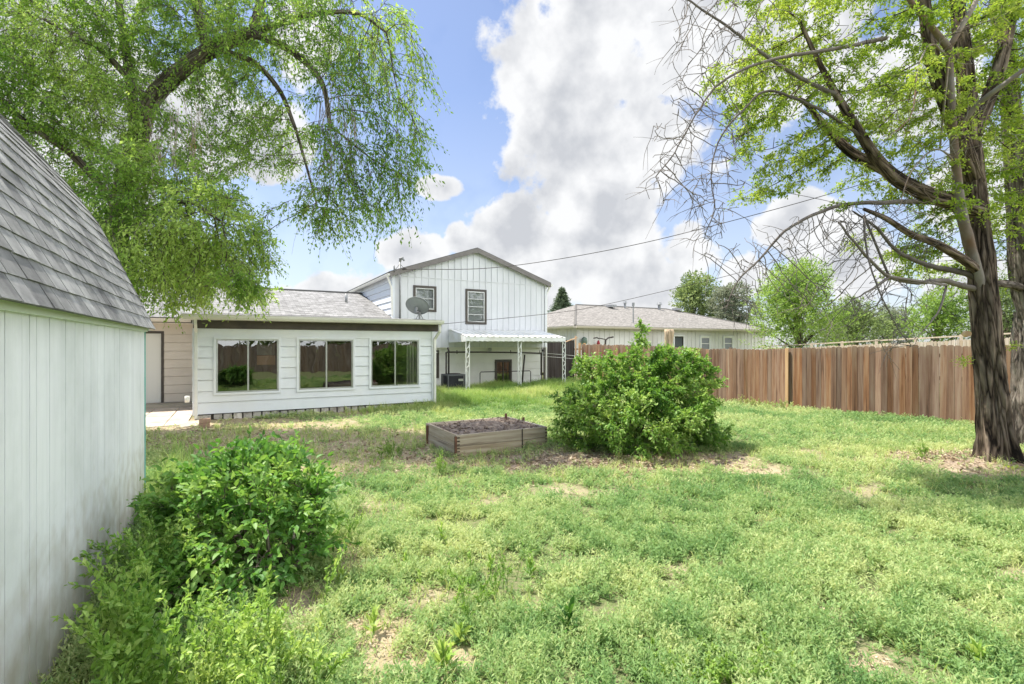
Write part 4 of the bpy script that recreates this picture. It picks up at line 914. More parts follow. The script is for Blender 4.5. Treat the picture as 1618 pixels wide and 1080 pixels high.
# ================================================================ the shed
def shed():
    X, YE, YS = -.88, 6.9, -1.2
    o = empty('shed', (-2.6, 3, 0), label='white board-sided garden shed with a tall gambrel roof of grey shingles at the left', cat='shed')
    mb = MB(); y = YE; g = -.05
    Ws = Wall((X, YS, 0), (0, 1, 0), (1, 0, 0)); a = 0; 
    w_in = YE-YS
    cuts = [0]
    while cuts[-1] < w_in-.3: cuts.append(cuts[-1]+random.choice((.2, .2, .2, .205, .195, .1)))
    cuts.append(w_in)
    for i in range(len(cuts)-1):
        Ws.cell(mb, cuts[i]+.0045, cuts[i+1]-.0045, g, 2.02, -.03, random.uniform(-.0015, .0015), t=random.random())
    Ws.cell(mb, 0, w_in, g, 2.02, -.06, -.029, t=.0)
    XB = -4.35
    mb.box(XB, YE-.04, g, X-.06, YE, 2.02)
    mb.box(XB, YS, g, XB+.05, YE-.04, 2.02)
    m = bpy.data.materials.new('shed_paint'); 
    M_s = mat('shed_paint', (.86, .87, .90), .55, (.79, .80, .83), 3.5, stretch=(5, 5, .35), bump=.0025, bscale=16, tint=.035, col3=(.68, .70, .71), n3=.9, p0=.4, p1=.7)
    nt = M_s.node_tree; n = nt.nodes; L = nt.links; bs = n['Principled BSDF']; src = bs.inputs['Base Color'].links[0].from_socket
    tc = n.new('ShaderNodeTexCoord'); sx = n.new('ShaderNodeSeparateXYZ'); L.new(tc.outputs['Object'], sx.inputs[0]); q = n.new('ShaderNodeTexNoise'); q.inputs['Scale'].default_value = 7; q.inputs['Detail'].default_value = 8; L.new(tc.outputs['Object'], q.inputs['Vector'])
    a_ = n.new('ShaderNodeMath'); a_.operation = 'MULTIPLY_ADD'; L.new(q.outputs['Fac'], a_.inputs[0]); a_.inputs[1].default_value = -1.3; L.new(sx.outputs['Z'], a_.inputs[2])
    r = n.new('ShaderNodeMapRange'); L.new(a_.outputs[0], r.inputs[0]); r.inputs[1].default_value = .15; r.inputs[2].default_value = -.6; r.inputs[4].default_value = .75
    x = n.new('ShaderNodeMix'); x.data_type = 'RGBA'; L.new(r.outputs[0], x.inputs['Factor']); L.new(src, x.inputs['A']); x.inputs['B'].default_value = (.42, .37, .29, 1); L.new(x.outputs['Result'], bs.inputs['Base Color'])
    mb.build('wall', M_s, o)
    # roof profile of the visible slope (x, z)
    pr = [(-.80, 1.98), (-1.04, 2.53), (-1.31, 3.13), (-1.6, 3.56), (-1.85, 3.86), (-2.06, 4.11), (-2.62, 4.5)]
    P = [Vector((a, 0, b)) for a, b in pr]; seg = [(P[i+1]-P[i]).length for i in range(len(P)-1)]; tot = sum(seg)
    def along(s):
        s = max(0, s)
        for i, l in enumerate(seg):
            if s <= l or i == len(seg)-1: t = s/l; d = (P[i+1]-P[i]).normalized(); return P[i]+(P[i+1]-P[i])*t, d
            s -= l
    mb = MB(); s = 0; row = 0; ex = .135; y1 = YE+.07
    while s < tot:
        p, d = along(s); p2, d2 = along(min(s+ex, tot)); nrm = Vector((-d.z*-1, 0, -d.x)) if False else Vector((d.z, 0, -d.x))
        y = YS-.1+(row % 2)*.11+random.uniform(0, .05)
        while y < y1:
            wd = random.choice((.17, .2, .215, .23)); ya, yb = y+.0055, min(y+wd-.0055, y1)
            if yb > ya:
                lift = .017+random.uniform(-.002, .004)*1; t = random.random(); jb = random.uniform(-.004, .004)
                a0 = p+nrm*lift-d*(.004-jb); a1 = p2+nrm*.010; b0 = p+nrm*(lift-.012)-d*.004
                mb.hexa([(b0.x, ya, b0.z), (a0.x, ya, a0.z), (a0.x, yb, a0.z), (b0.x, yb, b0.z), (a1.x-nrm.x*.012, ya, a1.z-nrm.z*.012), (a1.x, ya, a1.z), (a1.x, yb, a1.z), (a1.x-nrm.x*.012, yb, a1.z-nrm.z*.012)], t)
            y += wd
        s += ex; row += 1
    M_sh = mat('shed_shingles', (.22, .22, .22), .95, (.34, .34, .335), 7, bump=.004, bscale=220, tint=.22, col3=(.12, .12, .125), n3=2.2)
    # backing, other slope, gable end
    for i in range(len(pr)-1):
        (xa, za), (xb, zb) = pr[i], pr[i+1]; mx = lambda x: -5.24-x
        mb.poly([(xa, YS-.1, za), (xa, y1-.005, za), (xb, y1-.005, zb), (xb, YS-.1, zb)], .05)
        mb.poly([(mx(xa), y1, za), (mx(xa), YS-.1, za), (mx(xb), YS-.1, zb), (mx(xb), y1, zb)], .5)
        mb.poly([(xa, y1-.005, za), (xa+.016, y1-.005, za+.004), (xb+.016, y1-.005, zb+.006), (xb, y1-.005, zb)], .05)
    mb.build('roof', M_sh, o)
    mb = MB(); mx = lambda x: -5.24-x
    pts = [(a-.02, YE-.02, b-.02) for a, b in pr]+[(mx(a)+.02, YE-.02, b-.02) for a, b in reversed(pr[:-1])]
    mb.slab(pts[::-1], .03) if False else mb.poly(pts); mb.build('gable_end', M_s, o)
    mb = MB(); mb.box(X+.002, YS, 1.95, X+.03, YE+.015, 2.005); mb.build('top_trim', mat('pale_green_trim', (.72, .78, .66), .6), o)
    mb = MB(); mb.box(X-.03, YE-.0, g, X+.010, YE+.02, 1.97); mb.build('corner_trim', mat('teal_paint', (.10, .42, .36), .6, (.2, .45, .4), 8), o)
shed()

# ================================================================ raised bed
def bed():
    x0, x1, y0, y1, h = 3.08, 4.80, 7.36, 8.80, .38; g = g1(4, 8)-.02
    o = empty('raised_bed', ((x0+x1)/2, (y0+y1)/2, g), label='square raised garden bed of weathered boards left of the big bush', cat='planter')
    m = bpy.data.materials.new('x')
    def horiz(nm, base, brown, gray, dark):
        m = woodmat(nm, base, brown, gray, dark, .12); 
        for n in m.node_tree.nodes:
            if n.type == 'MAPPING': n.inputs['Scale'].default_value = (.9, .9, 16)
        return m
    Mf = horiz('bed_board', (.48, .40, .28), (.36, .28, .185), (.56, .49, .38), (.22, .165, .11)); Ms = horiz('bed_board_gray', (.52, .44, .33), (.42, .33, .23), (.60, .54, .45), (.20, .16, .13)); Mr = mat('red_stake', (.20, .10, .065), .9, (.13, .075, .05), 9)
    t = .04; hs = h/2-.004
    for k in range(2):
        za, zb = g+k*h/2+.003, g+(k+1)*h/2-.003
        for (a, b, c, d, mm) in ((x0, y0, x1, y0+t, Mf), (x0, y1-t, x1, y1, Ms), (x0, y0+t, x0+t, y1-t, Ms), (x1-t, y0+t, x1, y1-t, Ms)):
            mb = MB(); mb.box(a+random.uniform(-.004, .004), b+random.uniform(-.003, .003), za, c+random.uniform(-.004, .004), d, zb, t=random.random()); mb.build('board', mm, o, bevel=.004)
    mb = MB(); mb.box(x0+1.2, y0-.012, g, x0+1.215, y0, g+h)
    mb.build('joint_strip', M_iron, o)
    mb = MB()
    for k in range(6): mb.box(x0+.015, y0-.006, g+.05+k*.055, x0+.06, y0, g+.065+k*.055); mb.box(x1-.05, y0-.006, g+.05+k*.055, x1-.01, y0, g+.065+k*.055)
    mb.build('screws', M_iron, o)
    for (a, b, hh) in ((x0-.03, y0-.02, h-.02), (x0-.035, y1-.14, h-.03), (x1-.1, y1-.08, h+.07), (x1+.0, y1-.6, h+.05)):
        mb = MB(); mb.box(a, b, g, a+.035, b+.035, g+hh); mb.build('stake', Mr, o)
    N = 40; xs = np.linspace(x0+t, x1-t, N); ys = np.linspace(y0+t, y1-t, N); XX, YY = np.meshgrid(xs, ys, indexing='ij'); Z = g+.26+.10*fbm(XX, YY, 3, 2)+.06*fbm(XX, YY, 14, 3)+.05*np.exp(-((XX-3.9)**2+(YY-8.2)**2)*5)
    V = np.stack([XX, YY, Z], -1).reshape(-1, 3); i = np.arange(N-1)[:, None]*N+np.arange(N-1)[None]; Fa = np.stack([i, i+N, i+N+1, i+1], -1).reshape(-1, 4)
    link('soil', npmesh('soil', V, Fa), mat('bed_soil', (.17, .125, .10), 1, (.36, .29, .23), 9, bump=.02, bscale=50), o, True)
    n = 700; P = np.stack([RS.uniform(x0+.06, x1-.06, n), RS.uniform(y0+.06, y1-.06, n), np.full(n, 0.)], 1); P[:, 2] = g+.30+.10*fbm(P[:, 0], P[:, 1], 3, 2)+RS.rand(n)*.03
    D = rvec(n)*np.array((1, 1, .25)); leafobj('litter', P, D, rvec(n), RS.uniform(.04, .12, n), RS.uniform(.01, .03, n), RS.rand(n), leafmat('dry_litter', (.10, .07, .05), (.22, .16, .12), (.42, .34, .26), .1), o, kind='stuff')
    q = onZ(805, 668, .36); 
bed()
# ================================================================ vegetation
from mathutils import noise as mn
def barkmat(name, crack, plate, plate2, sc=6., st=.2, dist=.03):
    m = bpy.data.materials.new(name); m.use_nodes = True; nt = m.node_tree; n = nt.nodes; L = nt.links; b = n['Principled BSDF']; b.inputs['Roughness'].default_value = .95; b.inputs['Specular IOR Level'].default_value = .15
    tc = n.new('ShaderNodeTexCoord'); ba = n.new('ShaderNodeAttribute'); ba.attribute_name = 'bark'; mp = n.new('ShaderNodeMapping'); mp.inputs['Scale'].default_value = (1, 1, st); L.new(ba.outputs['Vector'], mp.inputs[0])
    wz = n.new('ShaderNodeTexNoise'); wz.inputs['Scale'].default_value = 9; wz.inputs['Detail'].default_value = 4; L.new(mp.outputs[0], wz.inputs['Vector'])
    sc_ = n.new('ShaderNodeVectorMath'); sc_.operation = 'SCALE'; sc_.inputs['Scale'].default_value = .16; L.new(wz.outputs['Color'], sc_.inputs[0])
    ad = n.new('ShaderNodeVectorMath'); ad.operation = 'ADD'; L.new(mp.outputs[0], ad.inputs[0]); L.new(sc_.outputs[0], ad.inputs[1])
    vo = n.new('ShaderNodeTexVoronoi'); vo.feature = 'DISTANCE_TO_EDGE'; vo.inputs['Scale'].default_value = sc; L.new(ad.outputs[0], vo.inputs['Vector'])
    nz = n.new('ShaderNodeTexNoise'); nz.inputs['Scale'].default_value = 14; nz.inputs['Detail'].default_value = 8; nz.inputs['Roughness'].default_value = .7; L.new(mp.outputs[0], nz.inputs['Vector'])
    a1 = n.new('ShaderNodeMath'); a1.operation = 'MULTIPLY_ADD'; L.new(nz.outputs['Fac'], a1.inputs[0]); a1.inputs[1].default_value = .55; a1.inputs[2].default_value = -.24
    a2 = n.new('ShaderNodeMath'); a2.operation = 'ADD'; L.new(a1.outputs[0], a2.inputs[0]); L.new(vo.outputs['Distance'], a2.inputs[1])
    cr = n.new('ShaderNodeValToRGB'); L.new(a2.outputs[0], cr.inputs[0]); e = cr.color_ramp.elements; e[0].position = .0; e[0].color = (*crack, 1); e[1].position = .34; e[1].color = (*plate2, 1); x = e.new(.10); x.color = (*plate, 1)
    bg_ = n.new('ShaderNodeTexNoise'); bg_.inputs['Scale'].default_value = 1.6; bg_.inputs['Detail'].default_value = 5; L.new(tc.outputs['Object'], bg_.inputs['Vector'])
    r = n.new('ShaderNodeMapRange'); L.new(bg_.outputs['Fac'], r.inputs[0]); r.inputs[1].default_value = .3; r.inputs[2].default_value = .7; r.inputs[3].default_value = .6; r.inputs[4].default_value = 1.35
    h = n.new('ShaderNodeHueSaturation'); L.new(cr.outputs[0], h.inputs['Color']); L.new(r.outputs[0], h.inputs['Value']); L.new(h.outputs[0], b.inputs['Base Color'])
    bu = n.new('ShaderNodeBump'); bu.inputs['Distance'].default_value = dist; L.new(a2.outputs[0], bu.inputs['Height']); L.new(bu.outputs[0], b.inputs['Normal'])
    return m
M_bark = barkmat('locust_bark', (.02, .015, .012), (.105, .077, .055), (.29, .225, .17), 15, .12, .05)
M_bark2 = barkmat('elm_bark', (.035, .028, .023), (.12, .098, .08), (.25, .215, .18), 15, .14, .04)
M_dead = mat('dead_wood', (.14, .118, .10), .95, (.22, .19, .165), 6, tint=.3, bump=.004, bscale=40)
M_deadgray = mat('bleached_wood', (.26, .22, .19), .9, (.38, .34, .30), 8, stretch=(1, 1, .3), tint=.2, col3=(.22, .11, .045), n3=1.2)
L_elm = leafmat('elm_leaves', (.09, .20, .04), (.24, .41, .075), (.48, .62, .18), .52)
L_loc = leafmat('locust_leaves', (.11, .21, .03), (.26, .39, .06), (.47, .57, .13), .5)
L_bg = leafmat('distant_leaves', (.10, .15, .06), (.20, .27, .10), (.34, .42, .18), .4, .7, .15)  # distance haze put into this and the next two leaf colours
L_bg2 = leafmat('distant_bright_leaves', (.12, .21, .055), (.25, .38, .09), (.40, .54, .16), .45, .7, .15)
L_bg3 = leafmat('distant_grey_leaves', (.11, .14, .09), (.21, .24, .16), (.33, .36, .25), .35, .7, .15)
L_sp = leafmat('spruce_needles', (.06, .09, .055), (.12, .17, .10), (.22, .27, .16), .2, .8, .1)
L_mid = leafmat('shrub_leaves', (.06, .17, .03), (.19, .36, .07), (.43, .56, .17), .42)
L_lil = leafmat('lilac_leaves', (.045, .14, .03), (.14, .31, .06), (.32, .48, .12), .4, .5, .4)
L_wd = leafmat('weed_leaves', (.10, .23, .04), (.26, .43, .09), (.50, .62, .20), .42)
L_lawn = leafmat('lawn_leaves', (.10, .22, .075), (.27, .42, .155), (.54, .60, .28), .38, .6, .2)
L_gr = leafmat('tall_grass_blades', (.12, .24, .055), (.28, .41, .11), (.56, .58, .25), .38, .6, .2)

def bark_disp(seed=0., amp=.10, z0=0., flare=.0):
    def f(p, a, r):
        if r < .05: return r
        c, s = math.cos(a), math.sin(a); k = 2.6+r*6
        v = mn.noise(Vector((c*k+seed, s*k+seed*2, p.z*1.3))); rid = 1-abs(v)*2.6
        v2 = mn.noise(Vector((c*k*2.7+seed, s*k*2.7, p.z*3.5+9)))
        q = r*(1+amp*(rid-.5)*.9+amp*.5*v2)
        if flare:
            h = max(0, p.z-z0); lob = .6+.5*math.sin(a*5+seed)+.3*math.sin(a*3+1.3)
            q += flare*math.exp(-h/.30)*lob
        return q
    return f
def limb_mesh(mb, pts, rads, sides=40, step=.06, disp=None, wob=0):
    pts = [np.array(p, float) for p in pts]; q = resample(pts, step)
    # radius by arc length
    L = [0]
    for i in range(len(pts)-1): L.append(L[-1]+np.linalg.norm(pts[i+1]-pts[i]))
    s = np.concatenate([[0], np.cumsum(np.linalg.norm(np.diff(q, axis=0), axis=1))]); r = np.interp(s/s[-1], np.array(L)/L[-1], rads)
    mb.tube([tuple(x) for x in q], list(r), sides, cap=True, disp=disp, t=random.random())
def twigs(P0, D, Ln, droop, K, Lw, jitter=.5, leafdown=.3, tint_f=None, seg=3, r=.0035, spread=.0, tw=1.):
    """twigs from P0 along D; returns leaf arrays and the twigs' tubes"""
    n = len(P0); t = np.linspace(.18, 1, K)[None, :, None]; T = t+RS.uniform(-.05, .05, (n, K, 1))
    G = np.array((0, 0, -1.))
    pos = P0[:, None]+D[:, None]*(T*Ln[:, None, None])+G*(T**2*(droop*Ln)[:, None, None])
    td = D[:, None]+G*(2*T*droop[:, None, None])
    ld = td/np.maximum(np.linalg.norm(td, axis=2, keepdims=True), 1e-6)+RS.randn(n, K, 3)*jitter+G*leafdown
    pos = pos.reshape(-1, 3)+RS.randn(n*K, 3)*spread; ld = ld.reshape(-1, 3); nn = RS.randn(n*K, 3)*.7+np.array((0, 0, 1.))
    # tubes
    tt = np.linspace(0, 1, seg+1)[None, :, None]; C0 = P0[:, None]+D[:, None]*(tt*Ln[:, None, None])+G*(tt**2*(droop*Ln)[:, None, None])
    a = norm(np.cross(D, rvec(n))); b = norm(np.cross(D, a)); ang = np.array([0, 2.094, 4.189]); rr_ = r*(1-.6*np.linspace(0, 1, seg+1))
    V = C0[:, :, None]+(a[:, None, None]*np.cos(ang)[None, None, :, None]+b[:, None, None]*np.sin(ang)[None, None, :, None])*rr_[None, :, None, None]
    V = V.reshape(-1, 3); base = np.arange(n)*(seg+1)*3; F_ = []
    for i in range(seg):
        for k in range(3): F_.append(np.stack([base+i*3+k, base+i*3+(k+1) % 3, base+(i+1)*3+(k+1) % 3, base+(i+1)*3+k], 1))
    return pos, ld, nn, V, np.concatenate(F_)
def nodedirs(P, par):
    d = np.zeros_like(P); m = par >= 0; d[m] = P[m]-P[par[m]]; return norm(d+1e-6)
def blob(px, py, d, rx, ry, rd, n):
    c = at(px, py, d); k = d/F; v = rvec(n)*(RS.rand(n, 1)**(1/2.6))
    return c+Rv*(v[:, 0:1]*rx*k)+np.array((0, 0, 1.))*(v[:, 1:2]*ry*k)+Fv*(v[:, 2:3]*rd)
def clump_tint(P, s=1.2, o=0, amp=.9, base=.5):
    return base+amp*(fbm(P[:, 0]+P[:, 2]*.7, P[:, 1]+P[:, 2]*1.3, s, o, 3)-.5)+RS.randn(len(P))*.13

# ---------------------------------------------------------------- the left tree (elm over the sunroom)
def left_tree():
    D0 = 10.6; b = at(150, 690, D0); b[2] = -.05
    root = empty('elm_tree', tuple(b), label='large leafy tree behind the shed whose drooping limbs hang over the sunroom roof', cat='tree')
    A_ = lambda px, py, d=D0: at(px, py, d)
    limbs = [([b, A_(165, 560), A_(178, 430), A_(190, 330), A_(213, 240), A_(238, 160), A_(290, 108, 10.4), A_(345, 72, 10.2), A_(400, 52, 10.)], .27, .12),
             ([A_(400, 52, 10.), A_(450, 74, 9.8), A_(490, 105, 9.7), A_(512, 140, 9.6), A_(522, 200, 9.6)], .085, .035),
             ([A_(345, 78, 10.2), A_(400, 98, 10.3), A_(440, 140, 10.4), A_(462, 190, 10.4), A_(478, 240, 10.5), A_(500, 320, 10.6)], .065, .02),
             ([A_(215, 215), A_(205, 120, 10.9), A_(190, 20, 11.2), A_(170, -120, 11.5)], .12, .05),
             ([A_(400, 52, 10.), A_(480, 25, 9.6), A_(560, 20, 9.3), A_(610, 50, 9.1)], .07, .02),
             ([A_(330, 82, 10.3), A_(310, 0, 10.2), A_(300, -120, 10.1)], .12, .05),
             ([A_(400, 52, 10.), A_(420, -30, 10.2), A_(450, -150, 10.3)], .1, .04),
             ([A_(190, 330), A_(120, 250, 10.2), A_(50, 200, 9.9), A_(-40, 120, 9.7)], .09, .03),
             ([A_(184, 390), A_(240, 330, 9.9), A_(300, 320, 9.4), A_(350, 350, 9.1)], .06, .02),
             ([A_(175, 460), A_(210, 400, 11.5), A_(270, 370, 12.2), A_(330, 380, 12.6)], .06, .02),
             ([A_(235, 160), A_(160, 80, 10.1), A_(70, 30, 9.8)], .08, .03)]
    att = []
    for q in ((110, 60, 10.2, 140, 90, 1.6, 330), (20, 190, 10.2, 120, 130, 1.5, 260), (260, 40, 10.4, 130, 90, 1.7, 320), (150, 250, 10.3, 110, 110, 1.3, 260), (270, 300, 9.9, 110, 80, 1.3, 280), (330, 400, 9.9, 95, 70, 1.2, 300), (260, 430, 10.3, 80, 55, 1.2, 220),
              (390, 380, 10.4, 55, 60, .9, 130), (410, 40, 10., 110, 80, 1.3, 260), (540, 40, 9.5, 110, 80, 1.2, 260), (620, 110, 9.3, 60, 95, 1., 170), (640, 210, 9.3, 42, 80, .8, 120), (590, 290, 9.4, 60, 60, .8, 130), (545, 220, 9.6, 60, 110, .8, 90), (520, 320, 9.8, 60, 40, .8, 90),
              (420, 190, 10.4, 60, 90, 1.1, 90), (340, 200, 10.5, 80, 80, 1.1, 130), (90, -120, 10.8, 240, 90, 2.2, 260), (350, -130, 10.3, 230, 80, 2.0, 260), (-150, 100, 10.5, 110, 220, 1.8, 140), (400, 460, 10.6, 40, 14, .8, 30), (205, 300, 9.3, 70, 90, .7, 260), (230, 380, 9.2, 60, 60, .6, 180), (60, 120, 9.3, 120, 110, .9, 220), (330, 440, 9.6, 90, 40, .8, 130), (240, 200, 9.6, 60, 50, .5, 60), (40, 40, 9.6, 130, 60, .9, 160), (150, 150, 9.4, 90, 60, .6, 120), (330, 330, 9.0, 70, 50, .5, 100), (560, 120, 9.2, 70, 60, .6, 90), (620, 230, 9.2, 40, 60, .5, 60)):
        att.append(blob(*q))
    att = np.vstack(att)
    P, par, rad, nl = grow(limbs, att, step=.19, infl=2.2, kill=.26, iters=70, grav=-.12, jit=.28, rtip=.0045, expn=2.25)
    mb = MB(); disp = bark_disp(1.3, .12)
    for (pts, r0, r1) in limbs:
        q = [np.array(x) for x in pts]; limb_mesh(mb, pts, np.linspace(r0, r1, len(pts)), 26 if r0 > .15 else 14, .10, disp)
    mb.build('trunk', M_bark2, root, smooth=True)
    par2 = par.copy(); rad2 = rad.copy(); 
    mb = MB(); ch = chains(P, par, rad)
    for c in ch:
        if len(c) < 2: continue
        # drop pieces lying on the drawn limbs
        run = []
        for i in c:
            if i < nl:
                if len(run) > 1: mb.tube([P[k] for k in run], [rad[k] for k in run], 5, t=random.random(), cap=False)
                run = [i]
            else: run.append(i)
        if len(run) > 1:
            r = [rad[k] for k in run]; r[0] = min(r[0], r[1]*1.2); mb.tube([P[k] for k in run], r, 6 if r[0] > .02 else 4, t=random.random(), cap=False)
    mb.build('branches', M_bark2, root, smooth=True)
    idx = np.where((rad < .022) & (np.arange(len(P)) >= nl))[0]; dirs = nodedirs(P, par)
    # hanging outer twigs: more droop on the right-hand side
    cn = fbm(P[idx, 0]*1.0+P[idx, 2]*.6, P[idx, 1]+P[idx, 2]*1.4, 1.5, 19, 3); idx = idx[cn > .40]
    rep = np.concatenate([idx]*6); P0 = P[rep]; u = ((P0-np.array((0, 0, CAMZ)))@Rv)/np.maximum(P0@Fv, .1); px = 809+u*F
    hang = np.clip((px-420)/150, 0, 1)
    keep = RS.rand(len(rep)) > hang*.5; rep = rep[keep]; P0 = P0[keep]; px = px[keep]; hang = hang[keep]
    n = len(rep); D = norm(dirs[rep]*.8+RS.randn(n, 3)*.55+np.array((0, 0, -.15))+np.stack([0*hang, 0*hang, -hang*.3], 1)); Ln = RS.uniform(.22, .5, n)*(1+hang*.25); dr = RS.uniform(.2, .6, n)+hang*.2
    pos, ld, nn, V, Fa = twigs(P0, D, Ln, dr, 13, None, jitter=.6, leafdown=.3, spread=.025, r=.0042)
    link('twigs', npmesh('twigs', V, Fa), M_dead, root)
    m = len(pos); hg = np.repeat(hang, 13)
    print('left tree', len(P), n, m)
    s = RS.uniform(.045, .088, m)*(1+.12*hg); uu = ((pos-np.array((0, 0, CAMZ)))@Rv)/np.maximum(pos@Fv, .1); low = np.clip((6.2-pos[:, 2])/2, 0, 1)*(1-hg); ld = ld+RS.randn(m, 3)*.5*(1-hg[:, None]); s = s*(1+.18*low); tint = clump_tint(pos, .9, 4, 1.2, .52)+low*.16-hg*.05
    leafobj('crown', pos, ld, nn, s, s*RS.uniform(.34, .46, m), tint, L_elm, root)
    # dead hanging tangle in the middle
    tang = []
    mb = MB()
    for k in range(70):
        s0 = at(random.uniform(505, 560), random.uniform(95, 240), 9.5+random.uniform(-.3, .3)); q = [s0]; v = np.array((random.gauss(0, .22), random.gauss(0, .22), -1.))*.14
        for j in range(random.randint(5, 10)): v = v*.9+np.array((random.gauss(0, .018), random.gauss(0, .018), -.03)); q.append(q[-1]+v)
        mb.tube(q, np.linspace(.006, .002, len(q)), 3, t=random.random(), cap=False)
    for k in range(60):
        s0 = at(random.uniform(225, 320), random.uniform(150, 240), 9.6+random.uniform(-.3, .3)); q = [s0]; v = np.array((random.gauss(0, .22), random.gauss(0, .22), -1.))*.13
        for j in range(random.randint(4, 9)): v = v*.9+np.array((random.gauss(0, .016), random.gauss(0, .016), -.025)); q.append(q[-1]+v)
        mb.tube(q, np.linspace(.006, .002, len(q)), 3, t=random.random(), cap=False)
    mb.build('dead_twigs', M_deadgray, root)
left_tree()

# ---------------------------------------------------------------- the right tree
def sub_branches(name, mb, limbs, att, root, **k):
    P, par, rad, nl = grow(limbs, att, **k)
    for c in chains(P, par, rad):
        if len(c) < 2: continue
        r = [rad[i] for i in c]
        if r[0] > r[1]*1.4: r[0] = r[1]*1.1
        m = max(r); mb.tube([P[i] for i in c], r, 10 if m > .04 else 6 if m > .015 else 4, t=random.random(), cap=False)
    DEADP.append(P)
    return P, par, rad, nl
DEADP = []
def sprout(px, py, d, root, n=90, R_=.12, L=.045, label='bright green leaf sprout growing from the bark'):
    c = at(px, py, d); P = c+rvec(n)*RS.rand(n, 1)*R_*np.array((1, 1, .8)); D = norm(P-c)+np.array((0, 0, .2))+RS.randn(n, 3)*.3
    leafobj('leaf_sprout', P, D, rvec(n)*.6+np.array((0, 0, 1.)), RS.uniform(.6, 1.2, n)*L, RS.uniform(.3, .45, n)*L, RS.uniform(.5, 1, n), L_loc, root, label=label)
def right_tree():
    D0 = 7.2; b = at(1578, 752, D0); b[2] = g1(b[0], b[1])-.10
    root = empty('honey_locust', tuple(b), label='big rough-barked tree in front of the fence on the right with bare drooping branches', cat='tree')
    A_ = lambda px, py, d=D0: at(px, py, d); k = D0/F
    tr = [b, A_(1576, 713), A_(1566, 602), A_(1552, 443), A_(1541, 330), A_(1534, 233), A_(1524, 100, 7.3), A_(1512, 0, 7.4), A_(1500, -140, 7.6), A_(1490, -300, 7.8)]
    trr = [.185, .185, .172, .158, .14, .12, .10, .085, .07, .05]
    big = [(tr, trr),
           ([A_(1546, 335), A_(1500, 318, 7.0), A_(1450, 300, 6.8), A_(1400, 268, 6.7), A_(1362, 215, 6.6), A_(1322, 150, 6.6), A_(1290, 90, 6.5), A_(1262, 30, 6.4)], [.13, .11, .095, .08, .06, .045, .03, .02]),
           ([A_(1400, 268, 6.7), A_(1345, 240, 6.9), A_(1300, 195, 7.1), A_(1270, 160, 7.2), A_(1235, 150, 7.3)], [.075, .065, .05, .035, .02]),
           ([A_(1540, 290), A_(1510, 200, 6.9), A_(1478, 110, 6.8), A_(1462, 20, 6.7), A_(1450, -120, 6.6)], [.12, .10, .085, .07, .05]),
           ([A_(1546, 430), A_(1530, 415, 7.), A_(1480, 385, 6.8), A_(1440, 370, 6.6), A_(1400, 345, 6.4), A_(1365, 330, 6.3)], [.07, .06, .05, .04, .032, .02]),
           ([A_(1534, 220), A_(1575, 120, 7.4), A_(1600, 20, 7.6), A_(1640, -120, 7.8)], [.11, .09, .07, .05])]
    mb = MB(); 
    for i, (p, r) in enumerate(big):
        limb_mesh(mb, p, r, 72 if i == 0 else 22, .035 if i == 0 else .07, bark_disp(2.1+i, .17 if i == 0 else .12, b[2]+.1, .13 if i == 0 else 0))
    mb.build('trunk', M_bark, root, smooth=True)
    # leafy branches
    limbs = [(tr[3:], .2, .1)]+[(p, r[0], r[-1]) for p, r in big[1:]]
    att = []
    for q in ((1290, 70, 6.7, 100, 75, .9, 190), (1230, 130, 6.9, 75, 70, .8, 150), (1165, 110, 6.6, 50, 60, .6, 70), (1185, 200, 6.7, 45, 50, .5, 60), (1230, 240, 7.0, 60, 75, .7, 120), (1215, 300, 7.0, 55, 22, .6, 60), (1330, 200, 6.8, 80, 90, .8, 120), (1400, 90, 6.8, 100, 100, 1., 190), (1390, 210, 7.2, 60, 60, .9, 70), (1480, 60, 7.1, 80, 80, 1.1, 140), (1500, 200, 6.6, 60, 70, .5, 60), (1590, 90, 7.5, 90, 100, .9, 160), (1600, 230, 7.4, 50, 90, .8, 90), (1610, 340, 7.2, 40, 60, .7, 60), (1450, 290, 7.1, 70, 40, .6, 50),
              (1450, 400, 7.3, 80, 40, .7, 70), (1410, 380, 7.6, 60, 40, .6, 30), (1450, -120, 7., 220, 110, 1.5, 170), (1250, -60, 6.7, 120, 60, 1., 110), (1700, 60, 7.4, 80, 220, 1.2, 120), (1490, 330, 6.6, 40, 50, .4, 40)):
        att.append(blob(*q))
    att = np.vstack(att)
    P, par, rad, nl = grow(limbs, att, step=.15, infl=2., kill=.2, iters=60, grav=-.03, jit=.3, rtip=.004, expn=2.3)
    mb = MB()
    for c in chains(P, par, rad):
        run = []
        for i in c+[-1]:
            if i < 0 or i < nl:
                if len(run) > 1:
                    r = [rad[k_] for k_ in run]; r[0] = min(r[0], r[1]*1.2); mb.tube([P[k_] for k_ in run], r, 6 if r[0] > .02 else 4, t=random.random(), cap=False)
                run = [i]
            else: run.append(i)
    mb.build('branches', M_bark, root, smooth=True)
    idx = np.where((rad < .02) & (np.arange(len(P)) >= nl))[0]; dirs = nodedirs(P, par)
    cn = fbm(P[idx, 0]+P[idx, 2]*.6, P[idx, 1]+P[idx, 2]*1.4, 2.6, 29, 3); idx = idx[cn > .46]
    rep = np.concatenate([idx]*6); n = len(rep)
    D = norm(dirs[rep]*.6+RS.randn(n, 3)*.7*np.array((1, 1, .5))); Ln = RS.uniform(.10, .24, n)
    pos, ld, nn, V, Fa = twigs(P[rep], D, Ln, RS.uniform(.1, .5, n), 16, None, jitter=.75, leafdown=.1, spread=.015, r=.002, seg=2)
    link('twigs', npmesh('twigs', V, Fa), M_dead, root); m = len(pos); s = RS.uniform(.035, .062, m); print('right tree', len(P), n, m)
